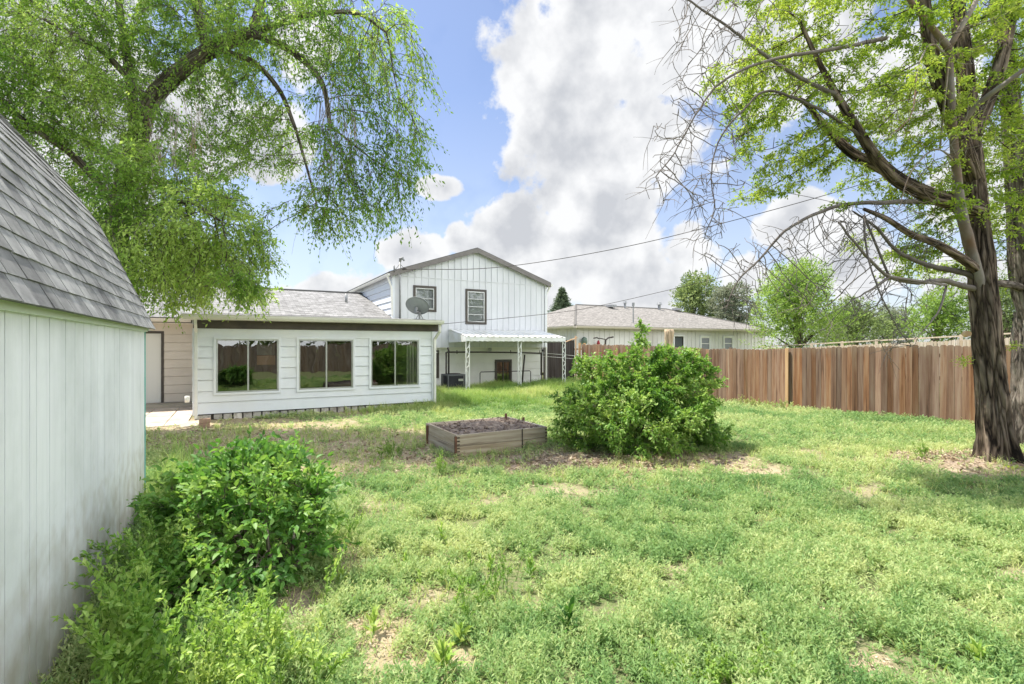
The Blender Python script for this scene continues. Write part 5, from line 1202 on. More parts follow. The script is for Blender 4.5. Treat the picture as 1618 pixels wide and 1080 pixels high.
    leafobj('crown', pos, ld, nn, s, s*RS.uniform(.35, .5, m), clump_tint(pos, 1.3, 8, 1.0, .56), L_loc, root)
    # bare drooping branches, nearer the viewer
    mb = MB(); G = dict(step=.075, infl=1.5, kill=.11, iters=60, grav=-.10, jit=.28, rtip=.0032, expn=2.4)
    _b = blob
    def blob2(px, py, d, rx, ry, rd, n): return _b(px, py, d, rx*1.25, ry*1.2, rd*1.2, int(n*1.6))
    sub_branches('', mb, [([A_(1400, 60, 6.6), A_(1330, 75, 6.3), A_(1237, 90, 6.1), A_(1171, 111, 6.), A_(1131, 137, 6.), A_(1099, 181, 6.), A_(1066, 240, 6.), A_(1036, 279, 6.)], .028, .007)],
                 np.vstack([blob2(1110, 160, 6, 45, 50, .4, 60), blob2(1060, 230, 6, 30, 60, .35, 60), blob2(1050, 290, 6, 28, 40, .3, 45), blob2(1090, 290, 6, 40, 50, .35, 50), blob2(1130, 200, 6.1, 40, 40, .35, 35)]), root, **G)
    sub_branches('', mb, [([A_(1362, 215, 6.6), A_(1290, 170, 6.3), A_(1215, 143, 6.2), A_(1178, 170, 6.15), A_(1140, 214, 6.1), A_(1124, 270, 6.1), A_(1130, 330, 6.)], .024, .006)],
                 np.vstack([blob2(1140, 290, 6.1, 35, 55, .3, 60), blob2(1120, 350, 6.0, 35, 35, .3, 45), blob2(1165, 250, 6.1, 25, 40, .3, 30)]), root, **G)
    sub_branches('', mb, [([A_(1322, 150, 6.6), A_(1260, 120, 6.4), A_(1199, 80, 6.3), A_(1147, 40, 6.2), A_(1100, 8, 6.2), A_(1060, -20, 6.2)], .032, .010)],
                 np.vstack([blob2(1110, 30, 6.2, 50, 40, .4, 60), blob2(1150, 90, 6.2, 50, 40, .4, 40), blob2(1180, 10, 6.2, 50, 40, .4, 40), blob2(1080, 90, 6.1, 25, 40, .3, 20)]), root, **G)
    sub_branches('', mb, [([A_(1545, 330), A_(1500, 322, 7.1), A_(1450, 318, 6.85), A_(1390, 320, 6.5), A_(1340, 322, 6.4), A_(1290, 337, 6.3), A_(1240, 365, 6.2), A_(1200, 410, 6.2), A_(1165, 445, 6.1), A_(1145, 495, 6.1)], .045, .006)],
                 np.vstack([blob2(1210, 400, 6.2, 45, 40, .4, 55), blob2(1130, 400, 6.2, 40, 20, .3, 35), blob2(1170, 470, 6.1, 30, 40, .3, 40), blob2(1310, 370, 6.3, 60, 40, .5, 50), blob2(1260, 440, 6.3, 50, 50, .4, 40)]), root, **G)
    sub_branches('', mb, [([A_(1548, 458), A_(1523, 452, 7.12), A_(1490, 443, 6.95), A_(1450, 446, 6.7), A_(1405, 437, 6.4), A_(1375, 410, 6.3), A_(1352, 385, 6.2), A_(1325, 350, 6.2)], .042, .012)],
                 np.vstack([blob2(1340, 400, 6.3, 35, 50, .4, 45), blob2(1420, 470, 6.4, 60, 35, .4, 50), blob2(1300, 470, 6.3, 45, 50, .3, 30)]), root, **G)
    sub_branches('', mb, [([A_(1546, 440), A_(1520, 430, 7.12), A_(1468, 419, 6.85), A_(1420, 398, 6.5), A_(1385, 360, 6.4), A_(1350, 335, 6.3)], .045, .012)],
                 np.vstack([blob2(1390, 350, 6.4, 50, 35, .4, 45), blob2(1460, 370, 6.5, 50, 30, .4, 40)]), root, **G)
    sub_branches('', mb, [([A_(1405, 437, 6.4), A_(1380, 455, 6.3), A_(1345, 475, 6.2)], .02, .006), ([A_(1495, 450, 6.7), A_(1488, 480, 6.6), A_(1470, 510, 6.5), A_(1440, 540, 6.4)], .016, .005), ([A_(1365, 340, 6.3), A_(1370, 400, 6.1), A_(1390, 460, 6.), A_(1420, 520, 6.), A_(1440, 545, 6.)], .014, .004)],
                 np.vstack([blob2(1360, 490, 6.2, 30, 25, .2, 15), blob2(1440, 520, 6.4, 30, 20, .3, 18), blob2(1400, 540, 6.1, 30, 20, .3, 15)]), root, **G)
    # fine hanging twigs on the bare limbs and through the crown
    AP = np.vstack(DEADP); DEADP.clear()
    for k_ in range(1):
        for ii in RS.permutation(len(AP))[:420]:
            s0 = AP[ii]; v = (Rv*(-.15+random.gauss(0, .6))+np.array((0, 0, random.gauss(-.25, .5)))+Fv*random.gauss(0, .4)); v = v/np.linalg.norm(v)*.07; q = [s0]; bend = random.uniform(-.010, .010)
            for j in range(random.randint(2, 6)): v = v*.95+np.array((random.gauss(0, .016), random.gauss(0, .016), -.011))+Rv*bend; q.append(q[-1]+v)
            mb.tube(q, np.linspace(.0052, .002, len(q)), 3, t=random.random(), cap=False)
            if len(q) > 3: 
                o = q[len(q)//2]; v2 = v+Rv*random.gauss(0, .05)+np.array((0, 0, random.gauss(0, .04))); mb.tube([o, o+v2, o+v2*1.9+np.array((0, 0, -.012))], [.003, .002, .0015], 3, t=random.random(), cap=False)
    mb.build('dead_branches', M_dead, root, smooth=True)
    # bleached dead stem standing against the trunk
    mb = MB(); st = [A_(1562, 520, 7.24), A_(1548, 440, 7.12), A_(1530, 380, 7.02), A_(1518, 330, 6.92), A_(1512, 280, 6.8), A_(1507, 220, 6.75), A_(1503, 150, 6.7), A_(1499, 76, 6.65)]
    limb_mesh(mb, st, [.03, .06, .07, .065, .055, .048, .042, .04], 14, .05, bark_disp(5, .1))
    limb_mesh(mb, [st[-1], A_(1470, 40, 6.5), A_(1438, 0, 6.4), A_(1410, -60, 6.3)], [.045, .035, .03, .02], 8, .08)
    limb_mesh(mb, [st[-1], A_(1520, 40, 6.6), A_(1545, -5, 6.6), A_(1560, -60, 6.5)], [.04, .033, .028, .02], 8, .08)
    limb_mesh(mb, [A_(1517, 200, 6.8), A_(1545, 165, 6.6), A_(1590, 130, 6.3), A_(1640, 95, 6.1)], [.03, .035, .03, .025], 8, .08)
    G2 = dict(G); G2['grav'] = -.2; G2['rtip'] = .0025
    sub_branches('', mb, [([A_(1512, 260, 6.8), A_(1480, 235, 6.6), A_(1440, 270, 6.4), A_(1420, 330, 6.2)], .015, .004), ([A_(1499, 90, 6.6), A_(1470, 70, 6.4), A_(1450, 110, 6.2), A_(1440, 180, 6.1), A_(1400, 220, 6.)], .016, .005)],
                 np.vstack([blob2(1460, 290, 6.4, 45, 60, .4, 60), blob2(1420, 180, 6.2, 50, 60, .4, 50), blob2(1560, 200, 6.3, 50, 60, .4, 40), blob2(1540, 60, 6.4, 50, 50, .4, 40)]), root, **G2)
    mb.build('bleached_stem', M_deadgray, root, smooth=True)
    sprout(1523, 571, 6.95, root, 110, .11); sprout(1601, 546, 6.8, root, 60, .08); sprout(1600, 745, 6.75, root, 120, .14, .06, 'yellow-green sucker leaves at the foot of the trunk'); sprout(1585, 250, 6.9, root, 150, .2); sprout(1560, 340, 6.9, root, 150, .2); sprout(1530, 190, 6.85, root, 160, .2)
    mb = MB(); c = A_(1530, 527, 6.98); mb.tube([c+Fv*.15+Rv*.10, c-Fv*.02-Rv*.02], [.045, .038], 14); mb.build('cut_stub', M_new, root)
    # second tree
    D1 = 8.6; b = at(1660, 715, D1); b[2] = g1(b[0], b[1])-.1
    root = empty('honey_locust', tuple(b), label='second thick grey trunk behind the big rough-barked tree at the right edge', cat='tree')
    B1 = lambda px, py, d=D1: at(px, py, d); mb = MB()
    limb_mesh(mb, [b, B1(1655, 660), B1(1652, 560), B1(1648, 490)], [.50, .44, .41, .36], 60, .05, bark_disp(7, .12, b[2], .12))
    l2 = [([B1(1640, 520), B1(1618, 440), B1(1610, 340), B1(1602, 220), B1(1590, 100), B1(1575, -20), B1(1560, -160)], [.22, .18, .16, .14, .12, .10, .08]), ([B1(1660, 520), B1(1690, 430), B1(1710, 300), B1(1720, 100)], [.3, .26, .22, .15]), ([B1(1612, 455), B1(1600, 450, 8.3), B1(1575, 447, 7.9), B1(1560, 440, 7.7)], [.07, .06, .05, .04])]
    for p, r in l2: limb_mesh(mb, p, r, 26, .07, bark_disp(9, .14))
    mb.build('trunk', M_bark2, root, smooth=True)
    att = np.vstack([blob(1600, 60, 8.6, 110, 90, 1.2, 150), blob(1560, 300, 9., 60, 60, .8, 40), blob(1610, 300, 8.4, 60, 140, .8, 120), blob(1520, -100, 8.8, 160, 80, 1.2, 90), blob(1490, 420, 9.4, 70, 40, .8, 50), blob(1440, 150, 9, 90, 80, 1, 70)])
    P, par, rad, nl = grow([(l2[0][0], .28, .1)], att, step=.18, infl=3, kill=.26, iters=50, jit=.3, rtip=.005)
    mb = MB(); 
    for c in chains(P, par, rad):
        run = []
        for i in c+[-1]:
            if i < 0 or i < nl:
                if len(run) > 1: mb.tube([P[k_] for k_ in run], [min(rad[k_], .04) for k_ in run], 5, t=random.random(), cap=False)
                run = [i]
            else: run.append(i)
    mb.build('branches', M_bark2, root, smooth=True)
    idx = np.where((rad < .02) & (np.arange(len(P)) >= nl))[0]; dirs = nodedirs(P, par); rep = np.concatenate([idx]*3); n = len(rep)
    D = norm(dirs[rep]*.6+RS.randn(n, 3)*.7); pos, ld, nn, V, Fa = twigs(P[rep], D, RS.uniform(.15, .32, n), RS.uniform(.1, .5, n), 15, None, jitter=.75, leafdown=.1, spread=.02, r=.0025, seg=2)
    link('twigs', npmesh('twigs', V, Fa), M_dead, root); m = len(pos); s = RS.uniform(.035, .06, m)
    leafobj('crown', pos, ld, nn, s, s*.42, clump_tint(pos, 1.3, 3, 1., .5), L_loc, root)
right_tree()

# ---------------------------------------------------------------- trees beyond the fences
def far_tree(px, top, base, d, half, lm, label, n=9000, ls=.16, shape='round', lobes=11, z0=None, name='tree', seed=0):
    c = at(px, base, d); z0 = -.2 if z0 is None else z0; zt = CAMZ-(top-HZ)/F*d; zb = CAMZ-(base-HZ)/F*d; hw = half*d/F
    root = empty(name, (c[0], c[1], z0), label=label, cat='tree', group='trees beyond the fences')
    mb = MB(); tr = max(.10, hw*.07); mb.tube([(c[0], c[1], z0), (c[0]+.05, c[1], z0+(zt-z0)*.3), (c[0]-.1, c[1], z0+(zt-z0)*.75)], [tr*1.3, tr, tr*.35], 8, cap=False); A = []; lb = []
    for i in range(lobes):
        t = (i+.5)/lobes; z = zb+(zt-zb)*(t**.9)*.88; w_ = math.sin(math.pi*min(1, .25+t*.72))**.7*hw*.85; a = random.uniform(0, 6.28); r = random.uniform(.35, .95); o = (c[0]+math.cos(a)*w_*r, c[1]+math.sin(a)*w_*r*.8, z); s = hw*random.uniform(.42, .62)*(1-.3*t); lb.append((o, s))
        mb.tube([(c[0], c[1], z0+(z-z0)*.55), (o[0]*.5+c[0]*.5, o[1]*.5+c[1]*.5, z-.3*s), o], [tr*.5, tr*.3, tr*.1], 5, cap=False)
    mb.build('trunk', M_bark2, root)
    # crown: twig sprays radiating in each lobe
    K = 10; nt_ = n//K; P0 = []; D = []
    for (o, s) in lb:
        k = nt_//lobes; v = norm(RS.randn(k, 3)+np.array((0, 0, .25))); q = RS.rand(k, 1)**.45; P0.append(np.array(o)+v*q*s*np.array((1, 1, .85))); D.append(v)
    P0 = np.vstack(P0); D = norm(np.vstack(D)+RS.randn(len(P0), 3)*.4+np.array((0, 0, .45 if shape == 'up' else .1))); Ln = RS.uniform(.5, 1.3, len(P0))*hw*.20
    pos, ld, nn, V, Fa = twigs(P0, D, Ln, RS.uniform(0, .3, len(P0)), K, None, jitter=.6, leafdown=0, spread=ls*.35, r=.012)
    m = len(pos); s = RS.uniform(.6, 1.3, m)*ls; leafobj('crown', pos, ld, nn, s, s*.5, clump_tint(pos, .5, seed, 1.1, .5), lm, root)
def spruce(px, top, base, d, half, label):
    c = at(px, base, d); zt = CAMZ-(top-HZ)/F*d; z0 = -.2; hw = half*d/F; root = empty('spruce', (c[0], c[1], z0), label=label, cat='tree'); mb = MB(); mb.tube([(c[0], c[1], z0), (c[0], c[1], zt-.2)], [.22, .03], 7); mb.build('trunk', M_bark2, root)
    n = 1500; t = RS.rand(n)**.8; z = z0+(zt-z0)*(1-t*.75); a = RS.rand(n)*6.283; L = hw*(t*1.15+.06)*RS.uniform(.6, 1.25, n); P0 = np.stack([np.full(n, c[0]), np.full(n, c[1]), z], 1); D = norm(np.stack([np.cos(a), np.sin(a), RS.uniform(.0, .35, n)], 1))
    pos, ld, nn, V, Fa = twigs(P0, D, L, RS.uniform(.1, .35, n), 14, None, jitter=.6, leafdown=.2, spread=.06, r=.015)
    s = RS.uniform(.15, .35, len(pos)); leafobj('crown', pos, ld, nn, s, s*.25, clump_tint(pos, .6, 2, .8, .5), L_sp, root)
spruce(888, 455, 520, 62, 36, 'dark pointed spruce rising between the gabled wing and the neighbouring roof')
far_tree(1095, 437, 512, 48, 48, L_bg, 'olive green tree rising behind the middle of the neighbouring roof', 11000, .22, seed=1)
far_tree(1160, 452, 520, 44, 45, L_bg3, 'dull grey-green tree between the olive tree and the bright bushy tree', 10000, .2, seed=2)
far_tree(1262, 424, 535, 33, 82, L_bg2, 'bright green upright bushy tree right of the neighbouring house', 26000, .15, 'up', 16, seed=3)
far_tree(1345, 480, 540, 42, 52, L_bg, 'low dark green tree to the right of the bright bushy tree', 9000, .2, seed=4)
far_tree(1400, 490, 540, 50, 42, L_bg3, 'small pale tree over the tan fence left of the locust trunk', 7000, .22, seed=5)
far_tree(1480, 468, 535, 40, 60, L_bg2, 'yellow-green tree behind the tan fence nearest the locust trunk', 12000, .18, seed=6)
far_tree(1590, 440, 535, 36, 65, L_bg, 'green tree seen past the second grey trunk at the right edge', 9000, .18, seed=7)
far_tree(1325, 500, 540, 70, 60, L_bg3, 'distant hazy tree line clump beyond the tan fence', 6000, .3, seed=8)
far_tree(300, 380, 470, 34, 90, L_bg, 'green tree behind the ridge of the low roof under the elm', 12000, .2, seed=9)
# trees and shrubs mirrored in the windows (they stand behind the viewer)
for i, (x, y, h, w_) in enumerate(((-3, -12, 6.5, 3.2), (3, -13.5, 7.5, 3.6), (8.5, -12.5, 6, 3.2), (14, -13, 7, 3.4), (19.5, -10, 7, 3.5))):
    root = empty('yard_tree', (x, y, 0), label=['round tree behind the back fence at its left end', 'tallest tree behind the middle of the back fence', 'lower tree behind the back fence right of its middle', 'broad tree behind the right corner of the back fence', 'tree outside the corner where the two fences meet'][i], cat='tree')
    mb = MB(); mb.tube([(x, y, -.1), (x+.1, y, h*.35), (x, y, h*.7)], [.24, .18, .07], 8); mb.build('trunk', M_bark2, root); n = 5000
    P0 = ell((x, y, h*.6), (w_, w_*.8, h*.42), n); P0 += .5*np.stack([np.sin(P0[:, 2]*2+i), np.cos(P0[:, 0]*2), np.sin(P0[:, 1]*3)], 1); s = RS.uniform(.2, .4, n); leafobj('crown', P0, rvec(n), rvec(n), s, s*.6, clump_tint(P0, .6, i), L_bg, root)

# ---------------------------------------------------------------- shrubs
def shrub(root, base, att, lm, tip, K, L, Wd, reps=3, step=.09, ln=(.10, .25), droop=(.0, .3), tmpl=LEAF4, stems=7, jit=.35, up=.25, tb=.5, ta=1., bark=M_bark2, ts=2., r=.003, lj=.6, off=0, kill=.13, ld_=.15):
    limbs = []; base = np.array(base, float)
    for i in range(stems):
        a = 6.283*i/stems; o = base+np.array((math.cos(a), math.sin(a), 0))*.08; e = o+np.array((math.cos(a)*.22, math.sin(a)*.22, .45))*random.uniform(.7, 1.1); limbs.append(([base if i else o, e*.5+o*.5+RS.randn(3)*.02, e], .02, .012))
    P, par, rad, nl = grow(limbs, att, step=step, infl=1.6, kill=kill, iters=50, jit=jit, rtip=tip, expn=2.4); mb = MB(); branch_mesh(mb, P, par, np.minimum(rad, .028)); mb.build('stems', bark, root)
    idx = np.where(np.arange(len(P)) >= nl)[0]; dirs = nodedirs(P, par); c = att.mean(0); outw = norm(P-c)
    rep = np.concatenate([idx]*reps); n = len(rep); D = norm(dirs[rep]*.5+outw[rep]*.5+RS.randn(n, 3)*.55+np.array((0, 0, up)))
    pos, ld, nn, V, Fa = twigs(P[rep], D, RS.uniform(*ln, n), RS.uniform(*droop, n), K, None, jitter=lj, leafdown=ld_, spread=L*.15, r=r, seg=2)
    link('twigs', npmesh('twigs', V, Fa), bark, root); m = len(pos); s = RS.uniform(.6, 1.2, m)*L
    ok = pos[:, 2] > gz(pos[:, 0], pos[:, 1])+.01; pos, ld, nn, s = pos[ok], ld[ok], nn[ok], s[ok]; m = len(pos)
    leafobj('foliage', pos, ld, nn, s, s*Wd, clump_tint(pos, ts, off, ta, tb), lm, root, tmpl); print('shrub', len(P), m)
def mid_bush():
    b = np.array((6.15, 6.75, g1(6.15, 6.75))); root = empty('shrub', tuple(b), label='wide rounded green bush with one tall shoot standing on bare mulch beside the raised bed', cat='bush')
    Z = lambda px, py, d, rx, ry, rd, n: blob(px, py, d, rx, ry, rd, n)
    att = np.vstack([Z(1000, 650, 8.5, 105, 62, 1.1, 520), Z(930, 660, 8.5, 50, 45, .7, 150), Z(1075, 640, 8.7, 62, 60, .8, 220), Z(990, 590, 8.7, 55, 34, .6, 150), Z(1050, 572, 8.7, 45, 22, .5, 90), Z(950, 580, 8.6, 40, 20, .4, 50), Z(1075, 590, 8.8, 50, 38, .6, 150), Z(940, 600, 8.6, 38, 35, .5, 90), Z(1015, 530, 8.6, 15, 26, .2, 38), Z(1110, 605, 8.8, 30, 45, .4, 70), Z(900, 632, 8.6, 25, 25, .4, 40), Z(1082, 560, 8.7, 16, 14, .2, 20), Z(1000, 700, 8.2, 95, 22, .7, 120), Z(900, 680, 8.4, 30, 25, .4, 40), Z(1110, 675, 8.6, 35, 28, .5, 60)])
    att = att[att[:, 2] > .06]
    shrub(root, b, att, L_mid, .004, 11, .06, .56, reps=6, step=.11, stems=11, tb=.55, ta=1.2, ts=1.8, kill=.15, up=.25, ln=(.08, .20))
mid_bush()
def front_bush():
    b = np.array((.30, 4.25, 0)); b[2] = g1(.3, 4.25); root = empty('lilac_bush', tuple(b), label='dark glossy broad-leaved bush in front of the shed corner, nearest the viewer', cat='bush')
    att = np.vstack([blob(400, 800, 4.0, 105, 70, .5, 420), blob(450, 850, 3.9, 68, 66, .4, 170), blob(410, 735, 4.2, 62, 28, .35, 90), blob(320, 800, 4.1, 55, 60, .4, 110), blob(370, 900, 3.6, 80, 40, .3, 120), blob(300, 900, 3.6, 40, 50, .25, 60), blob(250, 960, 3.2, 40, 40, .2, 50), blob(490, 785, 4.1, 24, 36, .25, 30)])
    att = att[att[:, 2] > .08]; att = att[att[:, 0] > -.80]
    shrub(root, b, att, L_lil, .003, 8, .064, .58, reps=4, step=.075, stems=10, tmpl=LEAF6, tb=.55, ta=1.1, ts=3., ln=(.08, .26), droop=(0, .2), up=.5, lj=.55, kill=.10, r=.002, ld_=.25)
front_bush()
def sprigs(name, label, cat, spots, h, K, L, Wd, lm, tb=.6, lean=.25, group=None, r=.0025, up=.5, br=3):
    "upright leafy stems rising from the ground"
    c = np.mean([s[:2] for s in spots], 0); root = empty(name, (c[0], c[1], g1(*c)), label=label, cat=cat, group=group); P0 = []; D = []; Ln = []
    for (x, y) in [s[:2] for s in spots]:
        z = g1(x, y); d = np.array((random.gauss(0, lean), random.gauss(0, lean), 1.)); d /= np.linalg.norm(d); l = h*random.uniform(.55, 1.15); P0.append((x, y, z)); D.append(d); Ln.append(l)
        for k in range(br):
            t = random.uniform(.25, .8); q = np.array((x, y, z))+d*l*t; e = d+RS.randn(3)*.45; P0.append(tuple(q)); D.append(e/np.linalg.norm(e)); Ln.append(l*random.uniform(.25, .5))
    P0 = np.array(P0); D = np.array(D); Ln = np.array(Ln); n = len(P0)
    pos, ld, nn, V, Fa = twigs(P0, D, Ln, RS.uniform(0, .15, n), K, None, jitter=.75, leafdown=-.1, spread=L*.1, r=r)
    link('stems', npmesh('stems', V, Fa), L_wd, root); m = len(pos); s = RS.uniform(.6, 1.2, m)*L
    leafobj('foliage', pos, ld, nn, s, s*Wd, clump_tint(pos, 3, 1, .8, tb), lm, root, LEAF6 if L > .03 else LEAF4)
def around(px, py, wx, wy, n):
    o = []
    while len(o) < n:
        p = onZ(px+random.gauss(0, wx), max(600, py+random.gauss(0, wy)))
        if p[0] > -.84: o.append((p[0], p[1]))
    return o
sprigs('privet_shoots', 'pale small-leaved shoots in front of the glossy bush at the bottom left', 'shrub', around(370, 1130, 60, 50, 46), .55, 22, .034, .5, L_wd, .68)
sprigs('leafy_shoots', 'leafy green shoots against the foot of the shed wall', 'shrub', around(205, 1130, 22, 60, 34), .55, 20, .045, .5, L_wd, .48)
sprigs('wall_shoots', 'taller dark shoots climbing beside the shed corner behind the glossy bush', 'shrub', around(238, 960, 16, 30, 26), .62, 22, .036, .5, L_mid, .55)
sprigs('feathery_weed', 'feathery pale weed clump right of the glossy bush', 'plant', around(545, 850, 18, 16, 26), .28, 18, .018, .35, L_wd, .55)
sprigs('grey_weed', 'loose greyish weed clump in the lawn between the bushes', 'plant', around(745, 945, 34, 22, 24), .26, 16, .022, .4, L_wd, .5)
sprigs('pale_weed', 'patch of small pale-leaved weeds at the bottom centre of the lawn', 'plant', around(1130, 1075, 60, 22, 60), .14, 14, .022, .55, L_wd, .55, br=2)
sprigs('upright_weed', 'small bright weed standing alone in front of the raised bed', 'plant', around(697, 747, 5, 2, 9), .26, 16, .03, .4, L_wd, .6)
sprigs('grassy_tuft', 'grassy tuft left of the raised bed', 'plant', around(615, 727, 8, 3, 14), .26, 12, .05, .15, L_gr, .4)
sprigs('weed_sapling', 'small bright seedling on the bare soil left of the big trunk', 'plant', around(1452, 733, 5, 2, 9), .24, 18, .025, .4, L_wd, .6)
sprigs('corner_weed', 'yellow-green weeds at the foot of the pale fence post', 'plant', [(14.6+random.uniform(-.2, .1), 9.9+random.gauss(0, .6)) for _ in range(30)], .3, 14, .04, .3, L_gr, .85)
def broad(px, py, h, n, L, label, w_=.30, tb=.5, flat=.35, cat='weed'):
    p = onZ(px, py); x, y = p[0], p[1]; z = g1(x, y); root = empty('broadleaf_weed', (x, y, z), label=label, cat=cat, group='broad-leaved weeds in the lawn')
    a = np.arange(n)*2.4+random.random()*6; t = np.linspace(0, 1, n); P = np.stack([np.full(n, x), np.full(n, y), z+h*.55*t], 1)+RS.randn(n, 3)*.006; D = np.stack([np.cos(a)*(1.0-flat*t), np.sin(a)*(1-flat*t), .45+1.6*t+RS.uniform(-.2, .3, n)], 1); l = L*(1-.35*t)*RS.uniform(.8, 1.15, n)
    leafobj('leaves', P, D, np.tile((0, 0, 1.), (n, 1))+RS.randn(n, 3)*.3, l, l*w_*RS.uniform(.8, 1.2, n), tb+RS.randn(n)*.15, L_wd if tb > .3 else L_lil, root, LEAF6)
    mb = MB(); mb.tube([(x, y, z-.01), (x+.005, y, z+h*.6)], [.006, .003], 5); mb.build('stem', L_wd, root)
for q in ((897, 1003, .26, 16, .15, 'dark jagged-leaved weed near the bottom centre of the lawn', .30, .12), (700, 1062, .22, 22, .17, 'spiky rosette of long narrow leaves at the bottom left of the lawn', .16, .7), (838, 912, .2, 12, .12, 'mid-green weed with upright leaves between the two lawn rosettes', .24, .35),
          (697, 862, .34, 16, .11, 'tall thin-stalked weed right of the feathery clump', .2, .6), (500, 1085, .25, 16, .16, 'bright broad-leaved weed at the bottom edge beside the pale shoots', .28, .8), (590, 1000, .22, 14, .13, 'light green weed on the bare soil right of the glossy bush', .25, .8), (640, 900, .22, 12, .1, 'slender weed above the bare soil in the left of the lawn', .22, .65), (775, 905, .2, 12, .1, 'upright weed at the right side of the loose greyish clump', .25, .6), (725, 1015, .12, 14, .14, 'flat light green weed above the spiky rosette', .22, .75),
          (1545, 1050, .12, 14, .13, 'weed with one yellow leaf at the bottom right', .3, .7), (540, 925, .2, 14, .12, 'light weed touching the right side of the glossy bush', .3, .8), (460, 1040, .2, 14, .12, 'weed half hidden under the pale shoots', .3, .65)):
    broad(*q)

# ---------------------------------------------------------------- lawn
def okpos(x, y):
    m = (x > -.84) | (y > 7.0)
    m &= ~((x > 3.05) & (x < 4.83) & (y > 7.33) & (y < 8.83)); m &= ~((x < -.8) & (y > 13.2)); m &= ~((y > 14.0) & (x < 5.2)); m &= (y < 17.8) | (x > 11.6); m &= (x < 14.86); m &= (y < 19.7); m &= y < 18.2
    return m
def scatter(n, d0, d1, pw=1.):
    "points in the wedge in view, uniform over area"
    u = RS.uniform(-1.25, 1.55, n); d = np.sqrt(RS.rand(n)*(d1*d1-d0*d0)+d0*d0); x = Fv[0]*d+Rv[0]*u*d; y = Fv[1]*d+Rv[1]*u*d; k = okpos(x, y); return x[k], y[k], d[k]
def lawn():
    Ps, Ds, Ls, Ws, Ts = [], [], [], [], []
    for (n, d0, d1, K, sc, hh) in ((19000, 1.4, 3.2, 17, 1.05, .12), (43000, 3.2, 5.5, 13, 1.15, .10), (54000, 5.5, 9, 9, 1.45, .08), (56000, 9, 15, 7, 2.1, .08), (40000, 15, 24, 6, 3.0, .10)):
        x, y, d = scatter(n, d0, d1); b, k1, k2 = soil(x, y)
        cl = fbm(x, y, 4.5, 33, 3); keep = RS.rand(len(x)) < np.clip(1.12-b*1.2, .07, 1)*np.clip(.45+(cl-.40)*4.2, .08, 1)
        x, y, b, cl = x[keep], y[keep], b[keep], cl[keep]; n = len(x); z = gz(x, y)
        hgt = hh*1.0*np.clip(.35+1.5*fbm(x, y, 2.2, 60, 3)+(cl-.5)*1.5, .35, 1.7)*(1-.45*b)*RS.uniform(.6, 1.25, n)
        t = RS.rand(n, K); a = RS.rand(n, K)*6.283; ln = RS.randn(n, 1, 2)*.25; base = np.stack([x, y, z], 1)[:, None]
        P = base+np.stack([ln[..., 0]*t*hgt[:, None]+RS.randn(n, K)*.010*sc, ln[..., 1]*t*hgt[:, None]+RS.randn(n, K)*.010*sc, t*hgt[:, None]], 2)
        el = .25+.9*t+RS.randn(n, K)*.35; D = np.stack([np.cos(a), np.sin(a), el], 2)
        l = (RS.uniform(.022, .042, (n, K)))*sc*(1.1-.3*t); wd = l*RS.uniform(.2, .34, (n, K))
        big = fbm(x, y, .5, 77, 3); tone = .5+1.1*(big-.5)+.7*(fbm(x, y, 5, 44, 2)-.5)+b*.25+RS.randn(n)*.12
        Ps.append(P.reshape(-1, 3)); Ds.append(D.reshape(-1, 3)); Ls.append(l.ravel()); Ws.append(wd.ravel()); Ts.append((tone[:, None]+.18*t+RS.randn(n, K)*.06).ravel())
    P = np.vstack(Ps); print('lawn leaves', len(P)); nn = RS.randn(len(P), 3)*.5+np.array((0, 0, 1.))
    leafobj('lawn_weeds', P, np.vstack(Ds), nn, np.concatenate(Ls), np.concatenate(Ws), np.concatenate(Ts), L_lawn, None, label='low feathery weedy lawn covering the yard', cat='lawn', kind='stuff')
lawn()
def blades(name, label, x, y, h, wd, tint, m, bend=.35, K=7):
    n = len(x); z = gz(x, y); P = np.repeat(np.stack([x, y, z], 1), K, 0); P[:, :2] += RS.randn(n*K, 2)*.02; a = RS.rand(n*K)*6.283; D = np.stack([np.cos(a)*bend, np.sin(a)*bend, np.ones(n*K)], 1)*1.; D += RS.randn(n*K, 3)*.08
    l = np.repeat(h, K)*RS.uniform(.5, 1.15, n*K); nn = np.stack([-np.cos(a), -np.sin(a), .3*np.ones(n*K)], 1); leafobj(name, P, D, nn, l, np.full(n*K, wd)*RS.uniform(.6, 1.3, n*K), np.repeat(tint, K)+RS.randn(n*K)*.12, m, None, BLADE, label=label, cat='grass', kind='stuff')
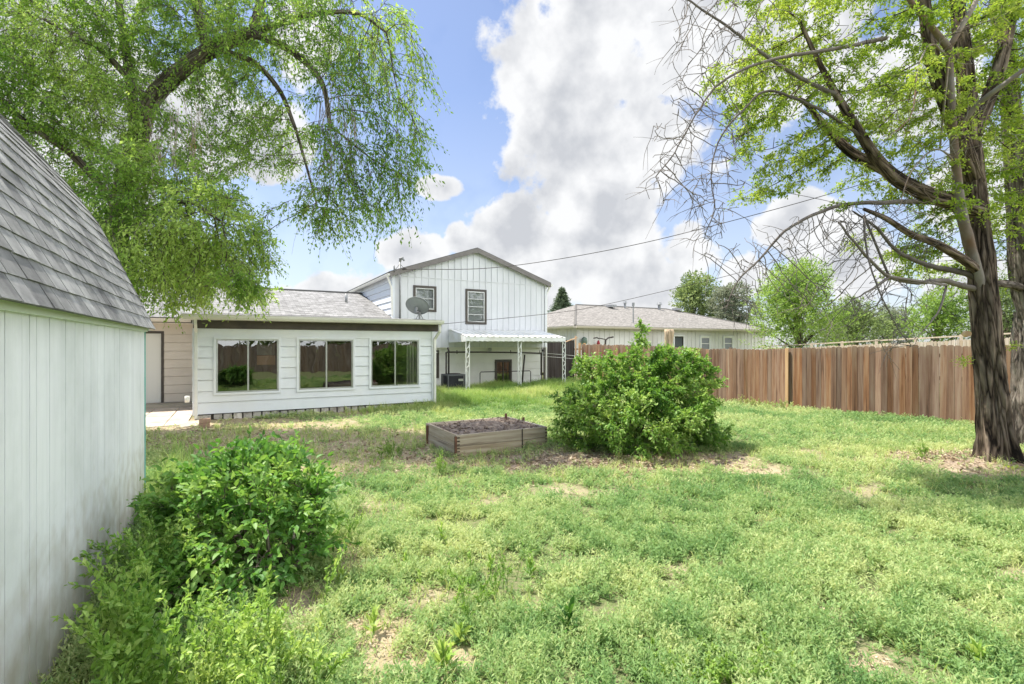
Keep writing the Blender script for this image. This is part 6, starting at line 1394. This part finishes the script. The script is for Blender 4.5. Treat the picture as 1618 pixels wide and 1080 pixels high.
def tall():
    n = 15000; x = RS.uniform(4.6, 14.8, n); y = RS.uniform(10., 18.1, n); k = okpos(x, y); x, y = x[k], y[k]
    edge = np.clip((y-(10.6+.12*(x-5)))/3.0, 0, 1)*np.clip(1-(y-17.6)/.8, 0, 1); dn = fbm(x, y, .9, 90, 3); k = RS.rand(len(x)) < edge*np.clip(dn*2.4-.45, .05, 1); x, y, e = x[k], y[k], edge[k]; dn = dn[k]
    h = .10+.34*e*np.clip(dn*1.5, .3, 1.1); blades('tall_grass', 'tall bright green grass grown up in front of the awning and the gabled wing', x, y, h, .013, .5+1.5*(fbm(x, y, .8, 12)-.5), L_gr)
    x2 = np.concatenate([RS.uniform(2.5, 5.3, 500)]); y2 = RS.uniform(13.2, 13.95, 500); k = RS.rand(500) < (x2-2.3)/3; blades('wall_grass', 'tufts of grass along the stone footing of the sunroom', x2[k], y2[k], RS.uniform(.08, .3, k.sum()), .012, RS.uniform(.3, .9, k.sum()), L_gr)
    q = np.array(around(268, 775, 22, 40, 420)); q = q[q[:, 1] > 5.2]; blades('shed_grass', 'long grass growing around the teal corner of the shed', q[:, 0], q[:, 1], RS.uniform(.15, .42, len(q)), .010, RS.uniform(.15, .7, len(q)), L_gr, K=9)
    x, y, d = scatter(16000, 1.5, 11); b, _, _ = soil(x, y); k = (RS.rand(len(x)) < (fbm(x, y, 1.3, 140, 3) > .5)*.8+.06); x, y, d = x[k], y[k], d[k]; blades('lawn_grass', 'thin grass blades scattered through the weedy lawn', x, y, RS.uniform(.05, .17, len(x))*(1+d*.04), .0065, RS.uniform(.3, 1, len(x)), L_gr, bend=.6, K=6)
tall()
def litter():
    Ps = []
    for (px, py, wx, wy, n) in ((1000, 738, 95, 11, 3400), (1490, 728, 70, 10, 2000), (330, 700, 120, 26, 3000), (800, 733, 80, 9, 1200), (600, 720, 80, 22, 1800), (650, 1000, 70, 45, 900), (1365, 1055, 30, 16, 260), (1300, 972, 22, 9, 160), (1590, 755, 60, 14, 900)):
        q = [onZ(px+random.gauss(0, wx), max(655, py+random.gauss(0, wy)))[:2] for _ in range(n)]; q = np.array(q); q = q[okpos(q[:, 0], q[:, 1])]; Ps.append(np.column_stack([q, gz(q[:, 0], q[:, 1])+RS.uniform(.003, .02, len(q))]))
    P = np.vstack(Ps); n = len(P); D = rvec(n)*np.array((1, 1, .25)); d = P@Fv; s = RS.uniform(.02, .07, n)*np.clip(d/6, .5, 1.6)
    leafobj('leaf_litter', P, D, RS.randn(n, 3)*.4+np.array((0, 0, 1.)), s, s*RS.uniform(.15, .5, n), RS.rand(n), leafmat('litter', (.16, .11, .065), (.39, .30, .19), (.62, .53, .38), .1, .9, .1), None, label='dry leaf and bark litter on the bare patches of the yard', cat='leaf litter', kind='stuff')
litter()
